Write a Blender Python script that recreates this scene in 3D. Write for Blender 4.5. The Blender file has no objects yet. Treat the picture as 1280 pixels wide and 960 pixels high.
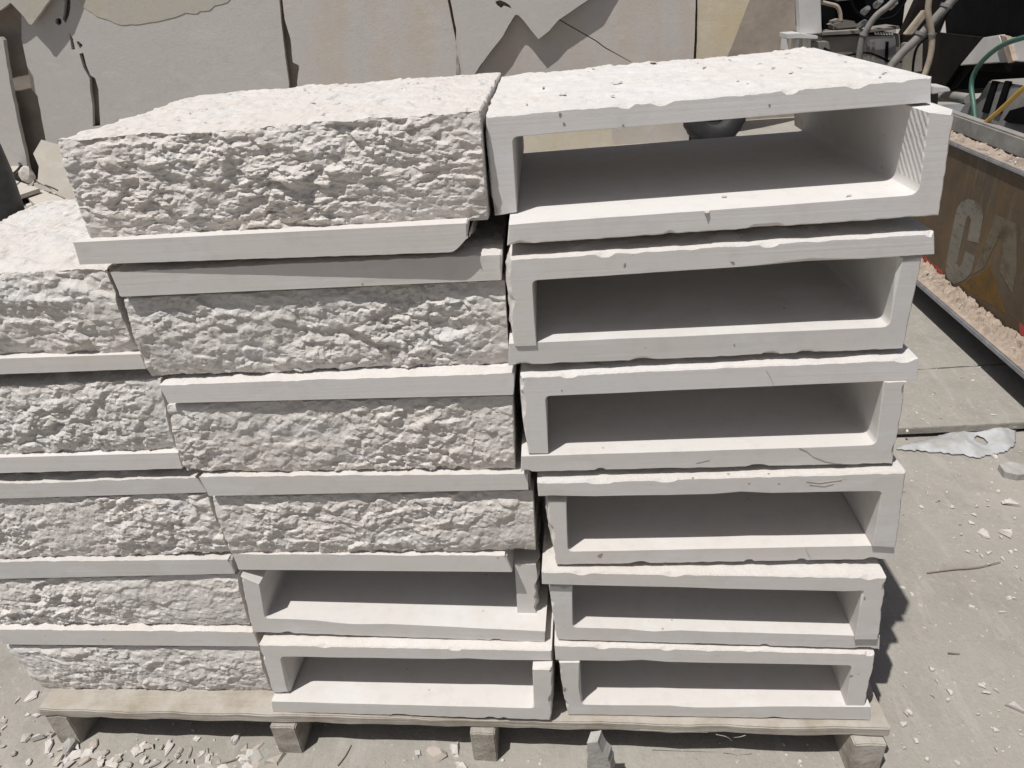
import bpy, bmesh, math, random
import numpy as np
from mathutils import Vector, Matrix

S = bpy.context.scene
COL = S.collection
R_ = math.radians

# ------------------------------------------------------------------ camera
W_PX, H_PX, F_PX = 1280.0, 960.0, 883.97
CAM = np.array([-0.0947, -0.8086, 1.1094])
PITCH, YAW, ROLL = 0.5142, -0.1052, 0.0790
cp, sp = math.cos(PITCH), math.sin(PITCH)
cy_, sy_ = math.cos(YAW), math.sin(YAW)
FW = np.array([sy_*cp, cy_*cp, -sp])
RT0 = np.array([cy_, -sy_, 0.0])
DN0 = np.cross(FW, RT0)
RT = math.cos(ROLL)*RT0 + math.sin(ROLL)*DN0
DN = -math.sin(ROLL)*RT0 + math.cos(ROLL)*DN0
cam_d = bpy.data.cameras.new('camera')
cam = bpy.data.objects.new('camera', cam_d)
COL.objects.link(cam)
cam.matrix_world = Matrix(((RT[0], -DN[0], -FW[0], CAM[0]),
                           (RT[1], -DN[1], -FW[1], CAM[1]),
                           (RT[2], -DN[2], -FW[2], CAM[2]),
                           (0, 0, 0, 1)))
cam_d.sensor_fit = 'HORIZONTAL'
cam_d.sensor_width = 36.0
cam_d.lens = F_PX/W_PX*36.0
cam_d.clip_start = 0.02
cam_d.clip_end = 1000
S.camera = cam

# ------------------------------------------------------------------ light
LIGHT = Vector((0.27, 0.285, -1.0)).normalized()      # direction the sunlight travels
SUN_EL = math.asin(-LIGHT.z)
SUN_AZ = math.atan2(-LIGHT.x, -LIGHT.y)               # compass angle of the sun, from +Y towards +X
w = bpy.data.worlds.new('World')
S.world = w
w.use_nodes = True
nt = w.node_tree
bg = nt.nodes['Background']
sky = nt.nodes.new('ShaderNodeTexSky')
sky.sky_type = 'NISHITA'
sky.sun_disc = False
sky.sun_elevation = SUN_EL
sky.sun_rotation = SUN_AZ
sky.dust_density = 3.5
sky.air_density = 0.85
nt.links.new(sky.outputs[0], bg.inputs[0])
bg.inputs[1].default_value = 0.055
sun_d = bpy.data.lights.new('sun', 'SUN')
sun_d.energy = 4.5
sun_d.angle = R_(0.53)
sun_d.color = (1.0, 0.98, 0.955)
sun = bpy.data.objects.new('sun', sun_d)
sun.rotation_euler = LIGHT.to_track_quat('-Z', 'Y').to_euler()
COL.objects.link(sun)
S.view_settings.view_transform = 'Standard'
S.view_settings.look = 'None'
S.view_settings.gamma = 1
S.view_settings.exposure = -0.14
S.render.engine = 'CYCLES'
S.cycles.max_bounces = 8
S.cycles.diffuse_bounces = 5

# ------------------------------------------------------------------ pixel -> place helpers (measured on the photograph)
def ray(u, v): return FW + ((u-640)*RT + (v-480)*DN)/F_PX
def on_y(u, v, y, k=0.0, x0=0.0):
    """point where the line of sight meets the vertical plane y + k (x - x0)"""
    d = ray(u, v)
    t = (y + k*(CAM[0]-x0) - CAM[1])/(d[1]-k*d[0])
    return CAM + d*t
def on_x(u, v, x):
    d = ray(u, v); return CAM + d*(x-CAM[0])/d[0]
def on_z(u, v, z):
    d = ray(u, v); return CAM + d*(z-CAM[2])/d[2]
GZ = -0.10                                            # ground level; the pallet deck top is z = 0

# ------------------------------------------------------------------ object helpers
def tag(o, label=None, cat=None, group=None, kind=None):
    if label: o['label'] = label
    if cat: o['category'] = cat
    if group: o['group'] = group
    if kind: o['kind'] = kind
    return o
def link_mesh(name, me, mat=None, parent=None):
    o = bpy.data.objects.new(name, me)
    COL.objects.link(o)
    if mat: me.materials.append(mat)
    if parent: o.parent = parent
    return o
def thing(name, label, cat, loc=(0, 0, 0), group=None):
    o = bpy.data.objects.new(name, None)
    o.empty_display_size = 0.05
    COL.objects.link(o)
    o.location = loc
    bpy.context.view_layer.update()
    return tag(o, label, cat, group)
def adopt(o, parent):
    """parent o and keep it where it was built (world coordinates)"""
    o.parent = parent
    o.matrix_parent_inverse = Matrix.Translation(-Vector(parent.location))
    return o
def mesh_from(name, verts, faces):
    me = bpy.data.meshes.new(name)
    me.from_pydata([tuple(map(float, v)) for v in verts], [], faces)
    me.update()
    return me
def smooth(me, ang=40):
    me.polygons.foreach_set('use_smooth', [True]*len(me.polygons))
    me.set_sharp_from_angle(angle=R_(ang))
def fix_normals(me):
    bm = bmesh.new(); bm.from_mesh(me)
    bmesh.ops.recalc_face_normals(bm, faces=bm.faces)
    bm.to_mesh(me); bm.free()
def bevel(me, wdt, seg=2):
    bm = bmesh.new(); bm.from_mesh(me)
    bmesh.ops.bevel(bm, geom=[e for e in bm.edges if len(e.link_faces) == 2 and e.calc_face_angle(0) > 0.5],
                    offset=wdt, segments=seg, affect='EDGES', clamp_overlap=True)
    bm.to_mesh(me); bm.free()

# ------------------------------------------------------------------ noise (for chipped stone)
def _h(ix, iy, seed, k):
    n = (ix.astype(np.int64)*374761393 + iy.astype(np.int64)*668265263 + seed*982451653 + k*1274126177) & 0x7fffffff
    n = (n ^ (n >> 13))*1274126177 & 0x7fffffff
    n = (n ^ (n >> 16))*668265263 & 0x7fffffff
    n = n ^ (n >> 15)
    return (n & 0xffffff)/float(0xffffff)
def vnoise(x, y, seed):
    ix, iy = np.floor(x), np.floor(y)
    fx, fy = x-ix, y-iy
    fx = fx*fx*fx*(fx*(fx*6-15)+10); fy = fy*fy*fy*(fy*(fy*6-15)+10)
    a = _h(ix, iy, seed, 0); b = _h(ix+1, iy, seed, 0); c = _h(ix, iy+1, seed, 0); d = _h(ix+1, iy+1, seed, 0)
    return (a*(1-fx)+b*fx)*(1-fy)+(c*(1-fx)+d*fx)*fy - 0.5
def fbm(x, y, seed, n=4, gain=0.5):
    r = 0; a = 1.0
    for i in range(n):
        r = r + a*vnoise(x, y, seed+17*i); x = x*2.03+3.1; y = y*2.03+1.7; a *= gain
    return r
def facet(x, y, seed, sharp=9.0, tilt=0.9):
    """split-stone facets: every cell is a small tilted plane, blended at its borders"""
    ix, iy = np.floor(x), np.floor(y)
    num = np.zeros_like(x); den = np.zeros_like(x)
    for dx in (-1, 0, 1):
        for dy in (-1, 0, 1):
            cx, cy = ix+dx, iy+dy
            px = cx+_h(cx, cy, seed, 1); py = cy+_h(cx, cy, seed, 2)
            d = np.hypot(x-px, y-py)
            hgt = _h(cx, cy, seed, 3)-0.5
            gx = (_h(cx, cy, seed, 4)-0.5)*2*tilt; gy = (_h(cx, cy, seed, 5)-0.5)*2*tilt
            val = hgt + gx*(x-px) + gy*(y-py)
            wgt = np.exp(-sharp*d)
            num += wgt*val; den += wgt
    return num/(den+1e-12)
def rockface(u, v, seed, amp=1.0):
    """relief of a hammer-split face, metres, u along and v up"""
    sc = 0.85+0.45*((seed*7919 % 101)/101.0)
    u = u/sc; v = v/sc
    wu = u + 0.006*fbm(u/0.05, v/0.05, seed+91, 2)
    wv = v + 0.004*fbm(u/0.05, v/0.04, seed+55, 2)
    h = 0.0045*vnoise(u/0.11, v/0.07, seed+3)
    h = h + 0.0042*facet(wu/0.058, wv/0.034, seed+7, 17, 1.3)
    h = h + 0.0036*facet(wu/0.029+4.3, wv/0.018+7.7, seed+13, 20, 1.4)
    h = h + 0.0021*facet(wu/0.0145+1.3, wv/0.0095+2.7, seed+23, 26, 1.4)
    h = h + 0.0013*facet(wu/0.0075+9.3, wv/0.0052+6.7, seed+37, 22, 1.3)
    h = h + 0.0004*facet(wu/0.0042, wv/0.0036, seed+29, 14, 1.0)
    env = np.clip(0.84+0.95*vnoise(u/0.13+seed*0.37, v/0.075+seed*0.71, seed+61), 0.5, 1.3)
    h = h*env + 0.0016*fbm(u/0.02, v/0.05, seed+73, 3)*(1.2-env)
    return amp*0.86*h
def bedface(u, v, seed, amp=1.0):
    """shallower rough relief of the outer plate faces"""
    wu = u + 0.008*fbm(u/0.03, v/0.03, seed+91, 3)
    wv = v + 0.008*fbm(u/0.03, v/0.03, seed+55, 3)
    h = 0.0022*vnoise(u/0.09, v/0.09, seed+3)
    h = h + 0.0024*facet(wu/0.035, wv/0.035, seed+7, 16, 1.1)
    h = h + 0.0016*facet(wu/0.014+3, wv/0.014+5, seed+13, 14, 1.1)
    h = h + 0.0007*facet(wu/0.006, wv/0.006, seed+21, 10)
    return amp*h

# ------------------------------------------------------------------ materials
def new_mat(name):
    m = bpy.data.materials.new(name); m.use_nodes = True
    n = m.node_tree.nodes; l = m.node_tree.links
    return m, n, l, n['Principled BSDF']
def tex_coord(n, l, scale=None):
    tc = n.new('ShaderNodeTexCoord')
    return tc.outputs['Object']
def noise(n, l, vec, scale, detail=4, rough=0.55):
    t = n.new('ShaderNodeTexNoise')
    t.inputs['Scale'].default_value = scale; t.inputs['Detail'].default_value = detail
    t.inputs['Roughness'].default_value = rough
    l.new(vec, t.inputs['Vector'])
    return t.outputs['Fac']
def ramp(n, l, fac, stops):
    r = n.new('ShaderNodeValToRGB')
    e = r.color_ramp.elements
    while len(e) < len(stops): e.new(0.5)
    for i, (p, c) in enumerate(stops):
        e[i].position = p
        e[i].color = (c[0], c[1], c[2], 1) if not isinstance(c, (int, float)) else (c, c, c, 1)
    l.new(fac, r.inputs[0])
    return r.outputs[0]
def mix(n, l, a, b, fac, mode='MIX'):
    m = n.new('ShaderNodeMix'); m.data_type = 'RGBA'; m.blend_type = mode
    if isinstance(fac, (int, float)): m.inputs[0].default_value = fac
    else: l.new(fac, m.inputs[0])
    for s, x in ((6, a), (7, b)):
        if isinstance(x, tuple): m.inputs[s].default_value = (x[0], x[1], x[2], 1)
        else: l.new(x, m.inputs[s])
    return m.outputs[2]
def bump(n, l, hgt, bsdf, dist=0.002, strength=1.0, prev=None):
    b = n.new('ShaderNodeBump'); b.inputs['Distance'].default_value = dist; b.inputs['Strength'].default_value = strength
    l.new(hgt, b.inputs['Height'])
    if prev is not None: l.new(prev, b.inputs['Normal'])
    l.new(b.outputs[0], bsdf.inputs['Normal'])
    return b.outputs[0]

def stone_mat(name, base, warm, rough_amt=0.0, saw=False):
    m, n, l, b = new_mat(name)
    v = tex_coord(n, l)
    info = n.new('ShaderNodeObjectInfo')
    add = n.new('ShaderNodeVectorMath'); add.operation = 'ADD'
    mul = n.new('ShaderNodeVectorMath'); mul.operation = 'SCALE'
    mul.inputs[0].default_value = (7.1, 3.7, 5.3)
    l.new(info.outputs['Random'], mul.inputs['Scale'])
    l.new(v, add.inputs[0]); l.new(mul.outputs[0], add.inputs[1])
    v = add.outputs[0]
    c = mix(n, l, base, warm, ramp(n, l, noise(n, l, v, 7, 5, 0.6), [(0.38, 0.0), (0.72, 1.0)]))
    c = mix(n, l, c, (base[0]*0.86, base[1]*0.85, base[2]*0.84), ramp(n, l, noise(n, l, v, 38, 4, 0.65), [(0.5, 0.0), (0.75, 0.55)]))
    # faint rusty veins
    c = mix(n, l, c, (0.50, 0.40, 0.29), ramp(n, l, noise(n, l, v, 11, 6, 0.7), [(0.66, 0.0), (0.80, 0.45)]))
    # small brown pits and flecks
    vo = n.new('ShaderNodeTexVoronoi'); vo.inputs['Scale'].default_value = 42
    l.new(v, vo.inputs['Vector'])
    pit = ramp(n, l, vo.outputs['Distance'], [(0.05, 1.0), (0.11, 0.0)])
    pm = ramp(n, l, noise(n, l, v, 13, 2, 0.5), [(0.60, 0.0), (0.66, 1.0)])
    mm = n.new('ShaderNodeMath'); mm.operation = 'MULTIPLY'
    l.new(pit, mm.inputs[0]); l.new(pm, mm.inputs[1])
    c = mix(n, l, c, (0.34, 0.27, 0.21), mm.outputs[0])
    # no two blocks have quite the same tone
    tone = ramp(n, l, info.outputs['Random'], [(0.0, (0.93, 0.93, 0.925)), (0.5, (1.0, 0.985, 0.97)), (1.0, (1.03, 1.03, 1.04))])
    c = mix(n, l, c, tone, 1.0, 'MULTIPLY')
    # powdery smears
    mq = n.new('ShaderNodeMapping'); mq.inputs['Scale'].default_value = (1.0, 1.0, 3.2); l.new(v, mq.inputs['Vector'])
    c = mix(n, l, c, (0.66, 0.655, 0.65), ramp(n, l, noise(n, l, mq.outputs[0], 9, 6, 0.65), [(0.52, 0.0), (0.72, 0.7)]))
    l.new(c, b.inputs['Base Color'])
    b.inputs['Roughness'].default_value = 0.92
    b.inputs['Specular IOR Level'].default_value = 0.15
    if saw:
        wv = n.new('ShaderNodeTexWave'); wv.wave_type = 'BANDS'; wv.bands_direction = 'X'
        wv.inputs['Scale'].default_value = 36; wv.inputs['Distortion'].default_value = 1.6
        wv.inputs['Detail'].default_value = 4
        wv.inputs['Detail Scale'].default_value = 2.5
        mp = n.new('ShaderNodeMapping'); mp.inputs['Rotation'].default_value = (R_(90), 0, R_(0))
        rot = n.new('ShaderNodeVectorRotate'); rot.rotation_type = 'X_AXIS'; rot.inputs['Angle'].default_value = R_(46)
        tc = n.new('ShaderNodeTexCoord')
        l.new(tc.outputs['Object'], rot.inputs['Vector'])
        sw = n.new('ShaderNodeSeparateXYZ'); l.new(rot.outputs[0], sw.inputs[0])
        cb = n.new('ShaderNodeCombineXYZ'); l.new(sw.outputs['Y'], cb.inputs['X']); l.new(sw.outputs['Z'], cb.inputs['Y'])
        l.new(cb.outputs[0], wv.inputs['Vector'])
        p1 = bump(n, l, wv.outputs['Fac'], b, 0.0035, 0.22)
        bump(n, l, noise(n, l, v, 300, 4, 0.6), b, 0.0006, 0.6, p1)
    else:
        if rough_amt:
            p1 = bump(n, l, noise(n, l, v, 150, 6, 0.7), b, 0.003, 0.55)
            bump(n, l, noise(n, l, v, 480, 4, 0.65), b, 0.0009, 0.8, p1)
        else:
            ms = n.new('ShaderNodeMapping'); ms.inputs['Scale'].default_value = (4, 9, 260)
            ms.inputs['Rotation'].default_value = (0, R_(3), 0)
            l.new(v, ms.inputs['Vector'])
            p1 = bump(n, l, noise(n, l, ms.outputs[0], 1.0, 4, 0.6), b, 0.0012, 0.22)
            bump(n, l, noise(n, l, v, 520, 3, 0.6), b, 0.0005, 0.35, p1)
    return m
M_CUT = stone_mat('sawn_limestone', (0.622, 0.605, 0.583), (0.622, 0.594, 0.562))
M_ROUGH = stone_mat('split_limestone', (0.64, 0.615, 0.583), (0.625, 0.588, 0.548), 1.0)
M_SAW = stone_mat('saw_marked_limestone', (0.625, 0.615, 0.60), (0.63, 0.60, 0.575), saw=True)

def plain_mat(name, col, rough=0.6, metal=0.0, var=0.15, scale=20, bmp=0.0, dust=0.0, spec=0.5):
    m, n, l, b = new_mat(name)
    v = tex_coord(n, l)
    dark = tuple(x*(1-var) for x in col); light = tuple(min(1, x*(1+var)) for x in col)
    c = mix(n, l, dark, light, ramp(n, l, noise(n, l, v, scale, 5, 0.6), [(0.3, 0.0), (0.7, 1.0)]))
    if dust:
        g = n.new('ShaderNodeNewGeometry'); sx = n.new('ShaderNodeSeparateXYZ')
        l.new(g.outputs['Normal'], sx.inputs[0])
        up = ramp(n, l, sx.outputs['Z'], [(0.2, 0.0), (0.9, 1.0)])
        nz = ramp(n, l, noise(n, l, v, scale*0.6, 6, 0.7), [(0.35, 0.25), (0.65, 1.0)])
        mm = n.new('ShaderNodeMath'); mm.operation = 'MULTIPLY'; l.new(up, mm.inputs[0]); l.new(nz, mm.inputs[1])
        m2 = n.new('ShaderNodeMath'); m2.operation = 'MULTIPLY'; l.new(mm.outputs[0], m2.inputs[0]); m2.inputs[1].default_value = dust
        n3 = ramp(n, l, noise(n, l, v, scale*0.25, 5, 0.7), [(0.4, 0.0), (0.75, dust*0.5)])
        m3 = n.new('ShaderNodeMath'); m3.operation = 'MAXIMUM'; l.new(m2.outputs[0], m3.inputs[0]); l.new(n3, m3.inputs[1])
        c = mix(n, l, c, (0.40, 0.36, 0.31), m3.outputs[0])
    l.new(c, b.inputs['Base Color'])
    b.inputs['Roughness'].default_value = rough
    b.inputs['Metallic'].default_value = metal
    b.inputs['Specular IOR Level'].default_value = spec
    if bmp: bump(n, l, noise(n, l, v, scale*4, 5, 0.6), b, bmp, 0.7)
    return m

def slab_mat(name, base, warm, vein, seed):
    m, n, l, b = new_mat(name)
    v = tex_coord(n, l)
    mp = n.new('ShaderNodeMapping'); mp.inputs['Location'].default_value = (seed*3.1, seed*1.7, seed)
    mp.inputs['Scale'].default_value = (2.6, 1.0, 0.9)
    l.new(v, mp.inputs['Vector'])
    c = mix(n, l, base, warm, ramp(n, l, noise(n, l, mp.outputs[0], 1.6, 6, 0.55), [(0.42, 0.0), (0.68, 1.0)]))
    mp2 = n.new('ShaderNodeMapping'); mp2.inputs['Location'].default_value = (seed, seed*2.2, seed*4)
    mp2.inputs['Scale'].default_value = (0.7, 1, 4.0)
    mp2.inputs['Rotation'].default_value = (0, R_(12), 0)
    l.new(v, mp2.inputs['Vector'])
    c = mix(n, l, c, vein, ramp(n, l, noise(n, l, mp2.outputs[0], 2.2, 7, 0.6), [(0.50, 0.0), (0.75, 0.6)]))
    c = mix(n, l, c, (base[0]*0.8, base[1]*0.79, base[2]*0.78), ramp(n, l, noise(n, l, v, 26, 5, 0.7), [(0.52, 0.0), (0.8, 0.5)]))
    mp3 = n.new('ShaderNodeMapping'); mp3.inputs['Location'].default_value = (seed*1.3, seed, seed*2.1); mp3.inputs['Scale'].default_value = (1.0, 1, 2.2)
    mp3.inputs['Rotation'].default_value = (0, R_(-28+seed*3), 0); l.new(v, mp3.inputs['Vector'])
    c = mix(n, l, c, (base[0]*0.72, base[1]*0.68, base[2]*0.62), ramp(n, l, noise(n, l, mp3.outputs[0], 0.9, 8, 0.55), [(0.488, 0.0), (0.5, 0.16), (0.512, 0.0)]))
    c = mix(n, l, c, (base[0]*1.14, base[1]*1.13, base[2]*1.1), ramp(n, l, noise(n, l, mp3.outputs[0], 5, 8, 0.7), [(0.54, 0.0), (0.72, 0.7)]))
    l.new(c, b.inputs['Base Color'])
    b.inputs['Roughness'].default_value = 0.8
    b.inputs['Specular IOR Level'].default_value = 0.2
    bump(n, l, noise(n, l, v, 60, 5, 0.6), b, 0.003, 0.5)
    return m
M_SLAB = [slab_mat('grey_beige_slab_stone', (0.50, 0.475, 0.45), (0.48, 0.46, 0.43), (0.51, 0.47, 0.42), 1),
          slab_mat('warm_beige_slab_stone', (0.50, 0.475, 0.45), (0.50, 0.43, 0.36), (0.50, 0.46, 0.41), 5),
          slab_mat('cream_slab_stone', (0.58, 0.525, 0.43), (0.55, 0.46, 0.31), (0.57, 0.52, 0.43), 9),
          slab_mat('olive_beige_slab_stone', (0.45, 0.425, 0.375), (0.46, 0.425, 0.34), (0.46, 0.43, 0.385), 13)]
M_SLABDARK = plain_mat('shade_dark_slab_stone', (0.34, 0.29, 0.245), 0.9, 0, 0.2, 6, 0.003)  # darker stone colour stands for the shade behind the slabs

def ground_mat():
    m, n, l, b = new_mat('dusty_concrete')
    v = tex_coord(n, l)
    c = mix(n, l, (0.305, 0.286, 0.25), (0.36, 0.335, 0.295), ramp(n, l, noise(n, l, v, 2.2, 7, 0.6), [(0.35, 0.0), (0.68, 1.0)]))
    c = mix(n, l, c, (0.245, 0.23, 0.203), ramp(n, l, noise(n, l, v, 6.5, 8, 0.7), [(0.5, 0.0), (0.72, 0.75)]))
    c = mix(n, l, c, (0.40, 0.38, 0.35), ramp(n, l, noise(n, l, v, 55, 6, 0.7), [(0.54, 0.0), (0.72, 0.7)]))
    c = mix(n, l, c, (0.225, 0.208, 0.182), ramp(n, l, noise(n, l, v, 130, 5, 0.75), [(0.56, 0.0), (0.74, 0.8)]))
    ms = n.new('ShaderNodeMapping'); ms.inputs['Scale'].default_value = (9, 1.6, 1); ms.inputs['Rotation'].default_value = (0, 0, R_(-35))
    l.new(v, ms.inputs['Vector'])
    c = mix(n, l, c, (0.41, 0.39, 0.36), ramp(n, l, noise(n, l, ms.outputs[0], 3.0, 6, 0.7), [(0.55, 0.0), (0.75, 0.75)]))
    vo = n.new('ShaderNodeTexVoronoi'); vo.inputs['Scale'].default_value = 70
    l.new(v, vo.inputs['Vector'])
    sp_ = ramp(n, l, vo.outputs['Distance'], [(0.10, 1.0), (0.20, 0.0)])
    msk = ramp(n, l, noise(n, l, v, 19, 3, 0.6), [(0.54, 0.0), (0.62, 1.0)])
    mm = n.new('ShaderNodeMath'); mm.operation = 'MULTIPLY'; l.new(sp_, mm.inputs[0]); l.new(msk, mm.inputs[1])
    c = mix(n, l, c, (0.48, 0.455, 0.425), mm.outputs[0])
    l.new(c, b.inputs['Base Color'])
    b.inputs['Roughness'].default_value = 0.95
    b.inputs['Specular IOR Level'].default_value = 0.1
    p = bump(n, l, noise(n, l, v, 14, 7, 0.65), b, 0.010, 0.5)
    bump(n, l, noise(n, l, v, 160, 5, 0.7), b, 0.0025, 0.7, p)
    return m
M_GROUND = ground_mat()
M_CHIP = plain_mat('limestone_chip', (0.56, 0.53, 0.49), 0.95, 0, 0.14, 25, 0.001, spec=0.1)
M_CHIPTAN = plain_mat('tan_limestone_chip', (0.44, 0.39, 0.335), 0.95, 0, 0.14, 25, 0.001, spec=0.1)
M_CHIPDUST = plain_mat('dust_covered_chip', (0.40, 0.38, 0.345), 0.95, 0, 0.15, 25, 0.001, spec=0.1)
M_CHIPGREY = plain_mat('grey_concrete_shard', (0.38, 0.365, 0.34), 0.95, 0, 0.2, 35, 0.002, spec=0.1)

def wood_mat(name, base, dark, endgrain=False):
    m, n, l, b = new_mat(name)
    v = tex_coord(n, l)
    mp = n.new('ShaderNodeMapping')
    mp.inputs['Scale'].default_value = (1.2, 22, 30) if not endgrain else (16, 1.5, 16)
    l.new(v, mp.inputs['Vector'])
    g = noise(n, l, mp.outputs[0], 4, 6, 0.6)
    c = mix(n, l, base, dark, ramp(n, l, g, [(0.38, 0.0), (0.72, 1.0)]))
    if endgrain:
        wv = n.new('ShaderNodeTexWave'); wv.wave_type = 'RINGS'; wv.rings_direction = 'Y'
        wv.inputs['Scale'].default_value = 42; wv.inputs['Distortion'].default_value = 2.0
        l.new(v, wv.inputs['Vector'])
        c = mix(n, l, c, dark, ramp(n, l, wv.outputs['Fac'], [(0.4, 0.0), (0.9, 0.6)]))
    # pale stone dust lying on the wood
    c = mix(n, l, c, (0.42, 0.39, 0.345), ramp(n, l, noise(n, l, v, 17, 7, 0.7), [(0.33, 0.1), (0.6, 0.95)]))
    l.new(c, b.inputs['Base Color'])
    b.inputs['Roughness'].default_value = 0.9
    b.inputs['Specular IOR Level'].default_value = 0.15
    p = bump(n, l, g, b, 0.003, 0.8)
    bump(n, l, noise(n, l, v, 240, 4, 0.6), b, 0.001, 0.6, p)
    return m
M_WOOD = wood_mat('dusty_pallet_wood', (0.34, 0.295, 0.235), (0.25, 0.21, 0.16))
M_WOODEND = wood_mat('pallet_end_grain', (0.25, 0.215, 0.17), (0.17, 0.14, 0.105), True)

# ------------------------------------------------------------------ ground
def build_ground():
    # near part subdivided and slightly uneven, far part one wide sheet joined to it
    xs = np.concatenate([[-400, -60, -12], np.arange(-3.2, 3.21, 0.08), [12, 60, 400]])
    ys = np.concatenate([[-400, -60, -10], np.arange(-1.6, 6.41, 0.08), [14, 60, 400]])
    X, Y = np.meshgrid(xs, ys)
    near = ((np.abs(X) < 3.3) & (Y > -1.7) & (Y < 6.5))
    Z = GZ + np.where(near, 0.008*fbm(X/0.5, Y/0.5, 5, 4), 0)
    nx = len(xs)
    verts = np.stack([X, Y, Z], -1).reshape(-1, 3)
    faces = [(j*nx+i, j*nx+i+1, (j+1)*nx+i+1, (j+1)*nx+i) for j in range(len(ys)-1) for i in range(nx-1)]
    me = mesh_from('ground', verts, faces); smooth(me, 80)
    tag(link_mesh('ground', me, M_GROUND), kind='structure')
build_ground()

# ------------------------------------------------------------------ concrete bay on the right: a raised slab with a broken front edge
def box_pts(x0, x1, y0, y1, z0, z1):
    v = [(x, y, z) for z in (z0, z1) for y in (y0, y1) for x in (x0, x1)]
    f = [(0, 2, 3, 1), (4, 5, 7, 6), (0, 1, 5, 4), (2, 6, 7, 3), (0, 4, 6, 2), (1, 3, 7, 5)]
    return v, f
def box_mesh(name, x0, x1, y0, y1, z0, z1, bev=0.0):
    me = mesh_from(name, *box_pts(x0, x1, y0, y1, z0, z1))
    if bev: bevel(me, bev)
    return me
def paving_bay(name, pts, z0, z1, seed):
    """concrete slab with slightly ragged edges, outline pts counter-clockwise"""
    rng = random.Random(seed); P = []
    for i in range(len(pts)):
        a = np.array(pts[i]); b = np.array(pts[(i+1) % len(pts)])
        m = max(2, int(np.linalg.norm(b-a)/0.03))
        for k in range(m):
            q = a+(b-a)*k/m
            P.append((q[0]+rng.uniform(-.003, .003), q[1]+rng.uniform(-.003, .003)))
    n = len(P)
    v = [(x, y, z0) for x, y in P]+[(x, y, z1-0.004) for x, y in P]
    cx = sum(p[0] for p in P)/n; cyy = sum(p[1] for p in P)/n
    v += [(x+(cx-x)*0.006, y+(cyy-y)*0.006, z1) for x, y in P]
    f = []
    for r in (0, 1):
        f += [(r*n+i, r*n+(i+1) % n, (r+1)*n+(i+1) % n, (r+1)*n+i) for i in range(n)]
    f.append(tuple(range(2*n, 3*n)))
    me = mesh_from(name, v, f); fix_normals(me)
    return tag(link_mesh(name, me, M_GROUND), kind='structure')
paving_bay('pavement', [(0.52, 0.930), (1.9, 1.000), (1.9, 1.345), (0.52, 1.245)], GZ+0.013, GZ+0.034, 1)
paving_bay('pavement', [(0.52, 0.962), (1.9, 1.032), (1.9, 3.55), (0.52, 3.55)], GZ-0.01, GZ+0.012, 3)
paving_bay('pavement', [(0.52, 1.253), (1.9, 1.353), (1.9, 3.6), (0.52, 3.6)], GZ+0.013, GZ+0.036, 2)

# ------------------------------------------------------------------ stone slabs leaning behind
SLAB_Y, LEAN = 5.25, 0.06
def slab_pt(u, v, y):
    """point on a plane through the ground line y that leans back by LEAN (metres per metre of height)"""
    d = ray(u, v)
    t = (y + LEAN*(CAM[2]-GZ) - CAM[1])/(d[1]-LEAN*d[2])
    return CAM + d*t
def poly_prism(name, pts3, thick_vec, mat, holes=(), parent=None):
    """closed outline of 3D points (planar) given thickness thick_vec; holes are cut right through"""
    P = [np.array(p) for p in pts3]
    bm = bmesh.new()
    loops = [P]+[[np.array(q) for q in h] for h in holes]
    edges = []
    for L in loops:
        vs = [bm.verts.new(tuple(p)) for p in L]
        for i in range(len(vs)): edges.append(bm.edges.new((vs[i], vs[(i+1) % len(vs)])))
    bmesh.ops.triangle_fill(bm, use_beauty=True, use_dissolve=False, edges=edges)
    r = bmesh.ops.extrude_face_region(bm, geom=list(bm.faces))
    bmesh.ops.translate(bm, vec=Vector(tuple(thick_vec)), verts=[e for e in r['geom'] if isinstance(e, bmesh.types.BMVert)])
    bmesh.ops.recalc_face_normals(bm, faces=bm.faces)
    me = bpy.data.meshes.new(name); bm.to_mesh(me); bm.free()
    o = link_mesh(name, me, mat)
    if parent: adopt(o, parent)
    return o
def jag(pts, step, amp, seed):
    """break straight outline runs (pixels) into slightly irregular ones"""
    rng = random.Random(seed); out = []
    for i in range(len(pts)):
        a = np.array(pts[i], float); b = np.array(pts[(i+1) % len(pts)], float)
        L = np.linalg.norm(b-a); m = max(1, int(L/step))
        t = (b-a)/(L+1e-9); nn = np.array([-t[1], t[0]])
        for k in range(m):
            q = a+(b-a)*k/m
            if k: q = q+nn*rng.uniform(-amp, amp)
            out.append(tuple(q))
    return out
def slab(px, y, thick, mat, label, seed, holes=(), amp=0.6, step=9):
    pts = [slab_pt(u, v, y) for u, v in jag(px, step, amp, seed)]
    hs = [[slab_pt(u, v, y) for u, v in h] for h in holes]
    o = poly_prism('stone_slab', pts, (0, thick, 0), mat, hs)
    return tag(o, label, 'stone slab', 'big stone slabs leaning behind the stacks')
TOPV = -190
slab([(-420, 70), (-30, 52), (0, 46), (4, 50), (14, 112), (36, 215), (40, 262), (-420, 330)], SLAB_Y-0.10, 0.04, M_SLAB[0],
     'light stone slab at the far left, standing in front of its neighbours', 1)
crack = [[(81, -2), (88, 0), (88, 10), (86, 20), (82, 29), (78.5, 24), (80, 12)],
         [(69, 24), (72, 22), (76.5, 24), (77, 29), (74, 32), (69.5, 29)],
         [(86.5, 41), (91, 48), (94, 62), (89.5, 62), (88, 52)],
         [(95.5, 52), (98, 51.5), (103.5, 56.5), (100, 61)],
         [(99, 67), (104, 66), (108, 82), (113, 94), (119, 98), (123, 112), (124, 132), (125.5, 158), (116, 158), (115.5, 132), (112.5, 112), (112, 98), (104, 84)]]
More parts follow.
